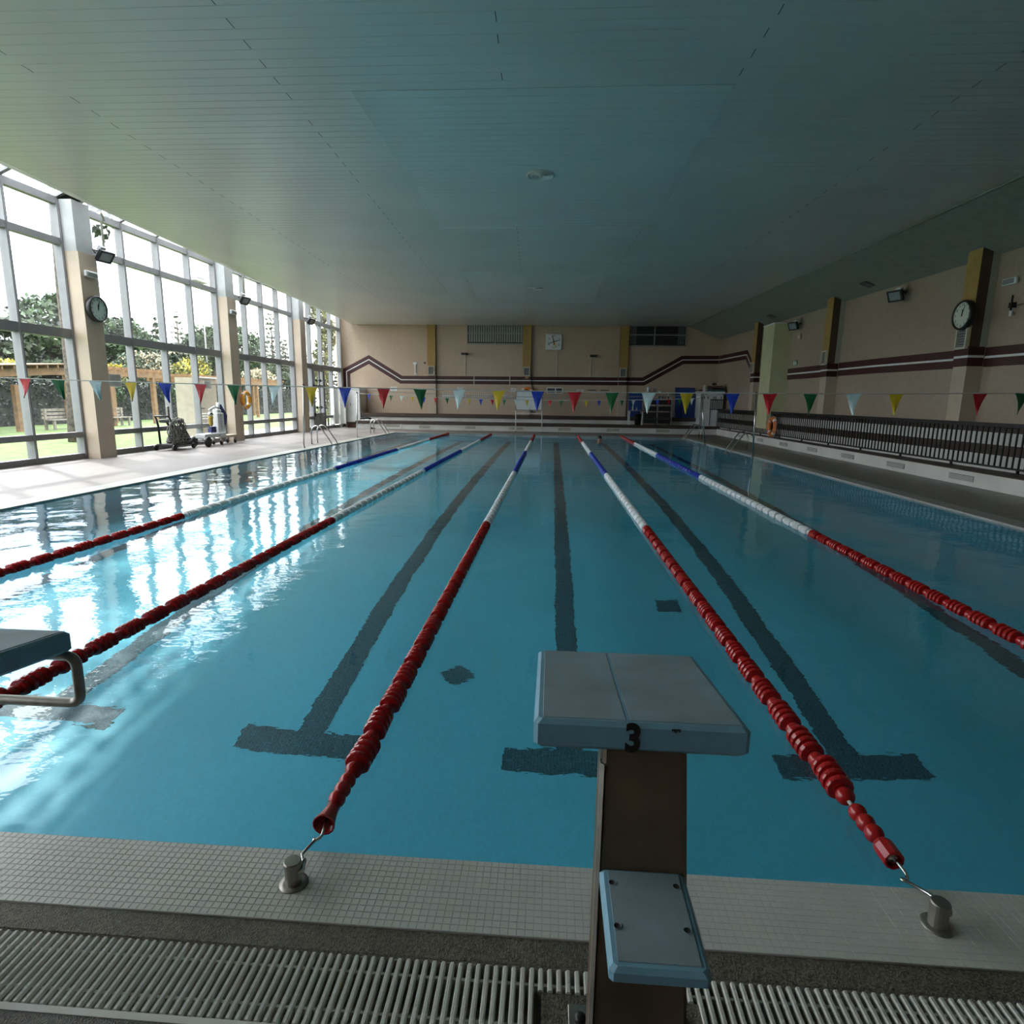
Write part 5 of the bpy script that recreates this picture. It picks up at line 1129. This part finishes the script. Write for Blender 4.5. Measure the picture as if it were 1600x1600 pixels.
b = MB(); b.lathe([(0.08, 0.0), (0.085, 0.04), (0.06, 0.10), (0.02, 0.12)], (X1+0.02, 16.46, 0.94), 'Z', 16); b.build('cylinder_cap', 'steel', t)
b = MB(); b.cyl((X1+0.02, 16.46, 0.40), (X1+0.02, 16.46, 0.64), 0.022, 8); b.build('rod', 'steel', t)
b = MB(); b.cbox((X1-0.05, 16.36, 0.42), (X1+0.09, 16.62, 0.60), 0.01); b.build('battery', 'navy', t)
b = MB(); b.rings([[(X1-0.10, 17.07, 0.62), (X1+0.10, 17.07, 0.62), (X1+0.10, 17.22, 0.66), (X1-0.10, 17.22, 0.66)], [(X1-0.13, 17.05, 0.9), (X1+0.13, 17.05, 0.9), (X1+0.13, 17.24, 0.92), (X1-0.13, 17.24, 0.92)], [(X1-0.05, 17.00, 1.28), (X1+0.05, 17.00, 1.28), (X1+0.05, 17.06, 1.28), (X1-0.05, 17.06, 1.28)]]); b.build('folded_seat', 'navy', t)
P = [(X1+0.05, 16.40+0.28*math.cos(a), 0.80+0.28*math.sin(a)) for a in [PI*0.35+PI*1.2*k/16 for k in range(17)]]
b = MB(); b.tube(P, 0.008, 5); b.build('cable', 'cable_grey', t)
for s in (-0.22, 0.22):
    b = MB(); b.lathe([(0.05, -0.04), (0.14, -0.045), (0.158, -0.02), (0.158, 0.02), (0.14, 0.045), (0.05, 0.04)], (X1+s, 15.88, 0.175), 'X', 24); w = b.build('wheel', 'black_plastic', t)
    b = MB(); b.lathe([(0.001, -0.03), (0.06, -0.035), (0.06, 0.035), (0.001, 0.03)], (X1+s, 15.88, 0.175), 'X', 14); b.build('hub', 'dull_steel', w)
b = MB(); b.cyl((X1-0.22, 15.88, 0.175), (X1+0.22, 15.88, 0.175), 0.02, 8); b.build('axle', 'dull_steel', t)
for s, y in ((-0.13, 16.78), (0.13, 16.78), (-0.13, 17.62), (0.13, 17.62)):
    b = MB(); b.lathe([(0.01, -0.02), (0.07, -0.02), (0.075, 0.0), (0.07, 0.02), (0.01, 0.02)], (X1+s, y, 0.09), 'X', 16); w = b.build('caster', 'black_plastic', t)
    b = MB(); b.box((X1+s-0.03, y-0.03, 0.10), (X1+s+0.03, y+0.05, 0.24)); b.build('fork', 'dull_steel', w)
for k, ch in enumerate('BLUONE'): text_obj(ch, 'letter', 'ink', cl, (X1+0.1215, 16.88, 0.92-0.083*k), 0.085, (PI/2, 0, PI/2), 0.001)
for k, ch in enumerate('ON'): text_obj(ch, 'letter', 'ink', t, (X1+0.162, 16.62+0.06*k, 0.33), 0.06, (PI/2, 0, PI/2), 0.001)

# notices on the glass
t = thing('notice', 'clear acrylic notice holder fixed to the window beside the first column', 'notice', (XL(13.3)+0.08, 13.27, 1.74)); x = XL(13.3)+0.09
b = MB(); b.box((x, 13.06, 1.76), (x+0.004, 13.46, 2.04)); b.build('sheet', 'tape_grey', t)
for q in ((13.04, 13.48, 1.74, 1.76), (13.04, 13.48, 2.04, 2.06), (13.04, 13.06, 1.76, 2.04), (13.46, 13.48, 1.76, 2.04)): b = MB(); b.box((x-0.002, q[0], q[2]), (x+0.008, q[1], q[3])); b.build('border', 'white_plastic', t)
t = thing('notice', 'white paper taped to the window next to the second column', 'notice', (XL(17.5)+0.02, 17.5, 1.76)); x = XL(17.5)+0.02
b = MB(); b.box((x, 17.30, 1.77), (x+0.003, 17.70, 2.03)); b.build('sheet', 'paper', t)
for k in range(3): b = MB(); b.box((x+0.0025, 17.36, 1.95-k*0.06), (x+0.005, 17.62, 1.965-k*0.06)); b.build('text_line', 'tape_grey', t)

# glazed door with push bars in the last bay
dr = struct('door_1'); ya, yb = 25.86, 27.2; x = XL(26.5)+0.08
for q in ((ya, yb, 2.72, 2.82), (ya, ya+0.08, 0.0, 2.72), (yb-0.08, yb, 0.0, 2.72), ((ya+yb)/2-0.06, (ya+yb)/2+0.06, 0.0, 2.72), (ya, yb, 0.66, 0.80), (ya, yb, 2.02, 2.10)):
    b = MB(); b.box((x, q[0], q[2]), (x+0.06, q[1], q[3])); b.build('door_frame', 'aluminium', dr)
b = MB(); b.box((x+0.01, ya+0.08, 0.02), (x+0.04, yb-0.08, 0.66)); b.build('kick_panel', 'aluminium', dr)
for z in (1.06, 2.30):
    b = MB(); b.tube([(x+0.06, ya+0.15, z), (x+0.12, ya+0.15, z), (x+0.12, yb-0.15, z), (x+0.06, yb-0.15, z)], 0.018, 7); h = b.build('push_bar', 'aluminium_dark', dr)
    for y in (ya+0.15, (ya+yb)/2, yb-0.15): b = MB(); b.cbox((x+0.055, y-0.04, z-0.06), (x+0.13, y+0.04, z+0.06), 0.01); b.build('latch_box', 'black_plastic', h)

# ================================================================ garden beyond the glass
mat('leaf_dark', (0.012, 0.027, 0.009), 0.6, var=0.4, scale=1.2); mat('leaf_mid', (0.028, 0.055, 0.016), 0.6, var=0.35, scale=1.2); mat('leaf_pale', (0.06, 0.08, 0.045), 0.6, var=0.3, scale=1.2)
mat('leaf_yellow', (0.11, 0.12, 0.035), 0.6, var=0.35, scale=2); mat('flower_yellow', (0.42, 0.34, 0.03), 0.6, var=0.2, scale=3); mat('flower_cream', (0.34, 0.29, 0.19), 0.6, var=0.2, scale=3)
mat('hedge_core', (0.006, 0.010, 0.007), 0.9); mat('leaf_hedge', (0.008, 0.015, 0.010), 0.6, var=0.4, scale=1.5)
mat('garden_cream', (0.30, 0.265, 0.20), 0.6); mat('bark', (0.07, 0.055, 0.042), 0.9, var=0.4, scale=9, bump=1.0, bscale=22); mat('timber', (0.16, 0.085, 0.032), 0.7, var=0.15, scale=5); mat('timber_grey', (0.20, 0.175, 0.14), 0.8, var=0.15, scale=6)
def leaves(blobs, n, size, seed, flat=0.0):
    """n leaf quads spread through ellipsoids (cx, cy, cz, rx, ry, rz), denser towards their skins"""
    rg = np.random.RandomState(seed); B = np.array(blobs, float); vol = np.prod(B[:, 3:], 1)**0.8; pick = rg.choice(len(B), n, p=vol/vol.sum())
    d = rg.normal(size=(n, 3)); d /= np.linalg.norm(d, axis=1)[:, None]; r = rg.uniform(0.45, 1.0, n)**0.5
    c = B[pick, :3]+d*r[:, None]*B[pick, 3:]*rg.uniform(0.85, 1.12, (n, 1))
    u = rg.normal(size=(n, 3)); u[:, 2] *= (1-flat); u /= np.linalg.norm(u, axis=1)[:, None]
    w = rg.normal(size=(n, 3)); v = np.cross(u, w); v /= np.linalg.norm(v, axis=1)[:, None]+1e-9
    s = size*rg.uniform(0.6, 1.4, (n, 1)); P = np.stack([c-u*s, c+v*s*0.5, c+u*s, c-v*s*0.5], 1).reshape(-1, 3)
    b = MB(); b.v = [tuple(p) for p in P]; b.f = [[4*i, 4*i+1, 4*i+2, 4*i+3] for i in range(n)]; b.m = [0]*n; b.sm = [False]*n
    return b
def plant(name, label, cat, base, blobs, n, size, m, seed, trunk=None, group=None, extra=None):
    t = thing(name, label, cat, base, group)
    leaves(blobs, n, size, seed).build('leaves' if not trunk else 'crown', m, t, kind='stuff')
    if extra: leaves(extra[0], extra[1], extra[2], seed+50).build('flowers', extra[3], t, kind='stuff')
    if trunk:
        b = MB(); b.tube(trunk[0], trunk[1], 8); b.build('trunk', 'bark', t)
    else:
        b = MB(); b.tube([base, (base[0], base[1], base[2]+max(q[2] for q in blobs)*0.8)], 0.05, 6); b.build('stem', 'bark', t)
    return t
def conifer(label, x, y, h, r, seed, m='leaf_dark', group='conifers beyond the hedge', n=1500, z0=1.0, sz=0.22):
    bl = []; k = int((h-z0)/0.45)
    for i in range(k):
        f = i/max(1, k-1); rr = r*(1-f)**0.85+0.10; z = z0+(h-z0)*f
        for q in range(3): a = seed+i*2.4+q*2.09; bl.append((x+rr*0.5*math.cos(a), y+rr*0.5*math.sin(a), z-0.12*rr, rr*0.55+0.05, rr*0.55+0.05, 0.10+0.05*rr))
    plant('conifer', label, 'tree', (x, y, -0.03), bl, n, sz, m, seed, ([(x, y, -0.03), (x, y, h*0.5), (x, y, h)], [0.22, 0.12, 0.02]), group)
def broadleaf(label, x, y, h, r, seed, m, n=2600, sz=0.20, group='broadleaf trees beyond the hedge', low=0.35):
    rg = random.Random(seed); bl = [(x, y, h*0.72, r*0.75, r*0.8, h*0.24)]
    for k in range(9): a = rg.uniform(0, 2*PI); bl.append((x+r*0.6*math.cos(a), y+r*0.75*math.sin(a), h*rg.uniform(low, 0.92), r*rg.uniform(0.25, 0.45), r*rg.uniform(0.3, 0.5), h*rg.uniform(0.06, 0.12)))
    plant('tree', label, 'tree', (x, y, -0.03), bl, n, sz, m, seed, ([(x, y, -0.03), (x+0.1, y, h*0.35), (x, y+0.1, h*0.75)], [0.2, 0.15, 0.06]), group)
# hedge
t = thing('hedge', 'dark clipped hedge running behind the timber pergola', 'hedge', (-26.3, 36, -0.03))
b = MB(); b.box((-26.9, 6, -0.03), (-25.75, 62, 1.95)); b.build('hedge_body', 'hedge_core', t)
rg = np.random.RandomState(2); n = 9000; P = np.stack([np.where(rg.rand(n) < 0.75, -25.72, rg.uniform(-26.9, -25.7, n)), rg.uniform(6, 62, n), rg.uniform(0.0, 2.1, n)], 1); P[P[:, 0] != -25.72, 2] = 1.98+rg.uniform(0, 0.2, (P[:, 0] != -25.72).sum())
u = rg.normal(size=(n, 3)); u /= np.linalg.norm(u, axis=1)[:, None]; v = np.cross(u, rg.normal(size=(n, 3))); v /= np.linalg.norm(v, axis=1)[:, None]; s = 0.10
Q = np.stack([P-u*s, P+v*s*0.5, P+u*s, P-v*s*0.5], 1).reshape(-1, 3); b = MB(); b.v = [tuple(p) for p in Q]; b.f = [[4*i, 4*i+1, 4*i+2, 4*i+3] for i in range(n)]; b.m = [0]*n; b.sm = [False]*n; b.build('leaves', 'leaf_hedge', t, kind='stuff')
# pergola
def pergola(label, y0, y1, posts, x0=-24.3, x1=-22.0, zt=2.55, rise=0.0):
    t = thing('pergola', label, 'pergola', (-23, (y0+y1)/2, -0.03), 'timber pergolas on the lawn')
    for x in (x0, x1):
        b = MB(); b.hexa([(x-0.06, y0, zt-0.30), (x+0.06, y0, zt-0.30), (x+0.06, y1, zt-0.30+rise), (x-0.06, y1, zt-0.30+rise)], [(x-0.06, y0, zt), (x+0.06, y0, zt), (x+0.06, y1, zt+rise), (x-0.06, y1, zt+rise)]); b.build('beam', 'timber', t)
        for y in posts: b = MB(); b.box((x-0.09, y-0.09, -0.03), (x+0.09, y+0.09, zt-0.28)); b.build('post', 'timber', t)
    k = 0; y = y0+0.1
    while y < y1: f = (y-y0)/(y1-y0)*rise; b = MB(); b.box((x0-0.3, y-0.04, zt+f), (x1+0.3, y+0.04, zt+0.14+f)); b.build('rafter', 'timber', t); y += 0.55
    if rise:
        for j in range(9):
            xa = x0-0.3+j*0.33; b = MB(); b.hexa([(xa, y0, zt+0.14), (xa+0.31, y0, zt+0.14), (xa+0.31, y1, zt+0.14+rise), (xa, y1, zt+0.14+rise)], [(xa, y0, zt+0.17), (xa+0.31, y0, zt+0.17), (xa+0.31, y1, zt+0.17+rise), (xa, y1, zt+0.17+rise)]); b.build('plank', 'timber', t)
pergola('roofed timber pergola seen through the first window bay', 16.5, 24.7, (17.0, 21.75, 24.4), zt=2.15, rise=0.55)
pergola('open timber pergola seen through the second window bay', 26.6, 31.2, (27.2, 30.4), zt=2.72)
pergola('open timber pergola seen through the third window bay', 33.4, 46.5, (33.9, 38.0, 42.2, 46.2), zt=2.62)
def garden_bench(label, y0, y1):
    t = thing('garden_bench', label, 'bench', (-21.9, (y0+y1)/2, -0.03), 'garden benches'); x = -21.9
    for z in (0.50, 0.66, 0.82): b = MB(); b.box((x-0.30, y0, z-0.055), (x-0.26, y1, z+0.055)); b.build('slat', 'timber_grey', t)
    for xs in (-0.20, -0.06, 0.08): b = MB(); b.box((x+xs, y0, 0.38), (x+xs+0.12, y1, 0.42)); b.build('slat', 'timber_grey', t)
    for y in (y0+0.15, y1-0.15):
        b = MB(); b.box((x-0.30, y-0.05, -0.03), (x-0.22, y+0.05, 0.88)); b.build('leg', 'timber_grey', t)
        b = MB(); b.box((x+0.10, y-0.05, -0.03), (x+0.18, y+0.05, 0.38)); b.build('leg', 'timber_grey', t)
garden_bench('weathered timber bench on the lawn seen left of the first column', 23.1, 24.7)
garden_bench('weathered timber bench on the lawn seen right of the first column', 26.4, 28.1)
# trees and shrubs
broadleaf('bushy green tree seen in the first window bay', -33, 36.6, 8.0, 2.6, 11, 'leaf_mid', n=3600)
plant('cedar', 'pale drooping cedar behind the roofed pergola', 'tree', (-31, 30.6, -0.03), [(-31, 30.4+0.55*math.sin(k*2.1)*(1+k % 3), 2.4+0.42*k, 1.6, 1.9-0.14*k, 0.22) for k in range(9)], 7000, 0.22, 'leaf_pale', 12, ([(-31, 30.6, 0), (-31, 30.6, 6)], [0.25, 0.08]))
plant('cedar', 'pale drooping cedar filling the gap beside the first column', 'tree', (-32, 37.5, -0.03), [(-32, 37.5+0.6*math.sin(k*1.9)*(1+k % 2), 2.2+0.40*k, 1.5, 1.9-0.16*k, 0.22) for k in range(8)], 6000, 0.22, 'leaf_pale', 13, ([(-32, 37.5, 0), (-32, 37.5, 5.4)], [0.25, 0.08]))
conifer('dark conifer between the two pale cedars', -34, 34.5, 5.6, 2.0, 14, n=2200)
broadleaf('bushy green tree right of the first column', -33, 42.0, 7.3, 2.2, 15, 'leaf_mid', n=3000)
broadleaf('small green tree behind the yellow shrub', -35, 47.6, 7.4, 2.2, 16, 'leaf_mid', n=2600)
conifer('slim dark conifer in the second window bay', -36, 52.2, 8.2, 1.7, 17, n=1700)
conifer('thin tall conifer standing above the roofline', -36, 55.5, 9.3, 1.3, 18, m='leaf_pale', n=700, z0=3.0, sz=0.16)
broadleaf('dense green tree left of the second column', -33, 56.0, 8.6, 2.6, 19, 'leaf_mid', n=3600, low=0.2)
broadleaf('round green tree right of the second column', -33, 63.0, 8.6, 2.4, 20, 'leaf_mid', n=3200, low=0.25)
conifer('tall sparse conifer in the third window bay', -34, 71.0, 11.6, 2.2, 21, m='leaf_pale', n=1100, z0=4.0, sz=0.2)
conifer('pointed dark conifer in the third window bay', -34, 74.5, 8.4, 1.6, 22, n=1500)
conifer('slim dark conifer beside the third column', -34, 80.0, 9.0, 1.5, 23, n=1500)
conifer('dark cypress seen through the last window bay', -30, 84.0, 9.6, 1.6, 24, n=2000)
conifer('ragged tall tree in the last window bay', -28, 88.0, 13.5, 1.8, 25, n=1900)
for y, h, lab in ((37.0, 5.0, 'low dark tree filling in behind the first window bay'), (44.0, 5.2, 'low dark tree behind the yellow-green shrubs on the left'), (51.5, 5.6, 'low dark tree behind the pale shrub in bloom'), (60.0, 5.8, 'low dark tree behind the shrub at the second column'), (69.0, 6.2, 'low dark tree behind the cream flowering shrub'), (79.0, 6.6, 'low dark tree behind the third window bay'), (90.0, 7.0, 'low dark tree behind the last window bay')):
    broadleaf(lab, -38, y, h, 4.6, int(y*3), 'leaf_dark', n=3000, sz=0.34, low=0.18)
plant('shrub', 'bright yellow flowering shrub over the roofed pergola', 'shrub', (-26.9, 25.4, 0.0), [(-26.9, 24.6, 2.5, 0.7, 1.2, 0.45), (-26.9, 26.5, 2.7, 0.7, 1.1, 0.4), (-26.9, 25.4, 1.8, 0.6, 1.4, 0.7)], 900, 0.12, 'leaf_yellow', 31, extra=([(-26.7, 24.8, 2.75, 0.7, 1.3, 0.3), (-26.7, 26.6, 2.9, 0.6, 1.0, 0.25)], 700, 0.10, 'flower_yellow'))
plant('shrub', 'yellow-green shrub behind the open pergola, left one', 'shrub', (-27.5, 34.4, 0.0), [(-27.5, 34.0, 2.5, 0.8, 1.2, 0.9), (-27.5, 35.2, 2.3, 0.8, 1.0, 0.8)], 1300, 0.12, 'leaf_yellow', 32, extra=([(-27.2, 34.2, 3.0, 0.7, 1.0, 0.4)], 260, 0.10, 'flower_yellow'))
plant('shrub', 'tall pale shrub in bloom behind the open pergola', 'shrub', (-28, 38.4, 0.0), [(-28, 37.4, 3.2, 1.0, 1.5, 1.0), (-28, 39.3, 3.4, 1.0, 1.5, 1.2), (-28, 38.4, 2.2, 1.0, 2.2, 1.0)], 2600, 0.13, 'leaf_pale', 33, extra=([(-27.6, 38.4, 3.6, 0.9, 2.2, 0.8)], 500, 0.10, 'flower_cream'))
plant('shrub', 'yellow-green shrub leaning over the hedge left of the second column', 'shrub', (-28, 43.4, 0.0), [(-28, 42.5, 2.8, 1.0, 1.5, 1.1), (-28, 44.6, 3.3, 1.0, 1.6, 1.3), (-28, 43.4, 1.9, 1.0, 2.2, 0.9)], 2600, 0.13, 'leaf_yellow', 34, extra=([(-27.6, 43.4, 3.4, 0.9, 2.0, 0.9)], 420, 0.10, 'flower_yellow'))
plant('shrub', 'cream flowering shrub over the hedge in the third window bay', 'shrub', (-28, 54.0, 0.0), [(-28, 52.6, 2.8, 1.0, 2.0, 0.9), (-28, 56.0, 3.0, 1.0, 2.0, 0.9), (-28, 54.4, 2.2, 1.0, 3.0, 0.8)], 2600, 0.14, 'leaf_mid', 35, extra=([(-27.5, 54.0, 3.2, 0.9, 3.0, 0.8)], 1100, 0.12, 'flower_cream'))
for y, lab in ((31.8, 'small clipped green bush behind the left pergola post'), (37.0, 'small clipped green bush behind the right pergola post')):
    plant('shrub', lab, 'shrub', (-25.3, y, 0.0), [(-25.3, y, 1.55, 0.5, 0.8, 0.55)], 700, 0.09, 'leaf_mid', int(y), group='clipped bushes')
# tree close to the glass with a pale bark
bl = [(-16+dx, 17.6+dy, 9.2+dz, 1.3, 1.3, 0.7) for dx, dy, dz in ((0, 0, 0), (-1.2, 1.0, 0.3), (0.5, -1.3, 0.5), (0.3, 1.9, -0.5), (-0.5, -0.5, 1.2))]+[(-15.9, 19.45, 7.35, 0.35, 0.45, 0.55), (-15.9, 19.2, 8.1, 0.4, 0.5, 0.5)]
plant('pine', 'pine with a pale scaly trunk close to the first window bay', 'tree', (-16, 17.45, -0.03), bl, 2600, 0.16, 'leaf_dark', 41, ([(-16, 17.30, -0.03), (-16, 17.46, 2.0), (-16.02, 17.5, 5.0), (-16, 17.6, 9.0)], [0.20, 0.17, 0.14, 0.09]))
plant('climbing_plant', 'leafy creeper covering the corner beyond the last window bay', 'climber', (-12.6, 31.3, -0.03), [(-12.6+0.2*math.sin(k), 31.2+0.35*math.sin(1.7*k), 0.8+0.5*k, 0.5, 0.75, 0.40) for k in range(13)], 3600, 0.11, 'leaf_yellow', 42, ([(-12.6, 31.3, -0.03), (-12.6, 31.2, 3.5), (-12.6, 31.3, 6.8)], [0.06, 0.05, 0.03]))
# lamp mast, garden cupboard, far house
t = thing('lamp_post', 'tall lamp post with a flat head seen beside the second column', 'lamp post', (-32, 53.2, -0.03)); b = MB(); b.tube([(-32, 53.2, -0.03), (-32, 53.2, 8.0), (-32, 53.1, 11.5)], [0.10, 0.07, 0.05], 8); b.build('pole', 'frame_grey', t)
b = MB(); b.cbox((-32.3, 52.0, 11.45), (-31.7, 53.9, 11.72), 0.05); b.cbox((-32.3, 52.3, 11.73), (-31.7, 53.5, 11.9), 0.04); b.build('head', 'frame_grey', t)
t = thing('garden_cupboard', 'cream cupboard with a slot standing outside the second window bay', 'cupboard', (-14.3, 21.7, -0.03)); b = MB(); b.box((-14.7, 20.95, -0.03), (-14.0, 22.6, 2.22)); b.build('carcass', 'garden_cream', t)
b = MB(); b.box((-14.0, 20.93, 2.22), (-13.96, 22.62, 2.27)); b.build('cap', 'white_paint', t); b = MB(); b.box((-14.0, 21.25, 1.02), (-13.985, 21.65, 1.06)); b.build('slot', 'ink', t)
for k in range(3): b = MB(); b.box((-14.0, 21.1, 0.62+k*0.10), (-13.985, 21.8, 0.66+k*0.10)); b.build('louver', 'white_paint', t)
t = thing('house', 'long low house with a dark roof far beyond the shrubs', 'house', (-62, 92, -0.03)); b = MB(); b.box((-66, 74, -0.03), (-60, 112, 8.6)); b.build('walls', 'cream_paint', t); b = MB(); b.rings([[(-67, 73, 8.6), (-59, 73, 8.6), (-59.5, 73, 9.0), (-63, 73, 10.6), (-66.5, 73, 9.0)], [(-67, 113, 8.6), (-59, 113, 8.6), (-59.5, 113, 9.0), (-63, 113, 10.6), (-66.5, 113, 9.0)]]); b.build('roof', 'picture_dark', t)
for k in range(9): b = MB(); b.box((-60.0, 76+k*4, 5.6), (-59.95, 77.6+k*4, 7.4)); b.build('window', 'window_dark', t)
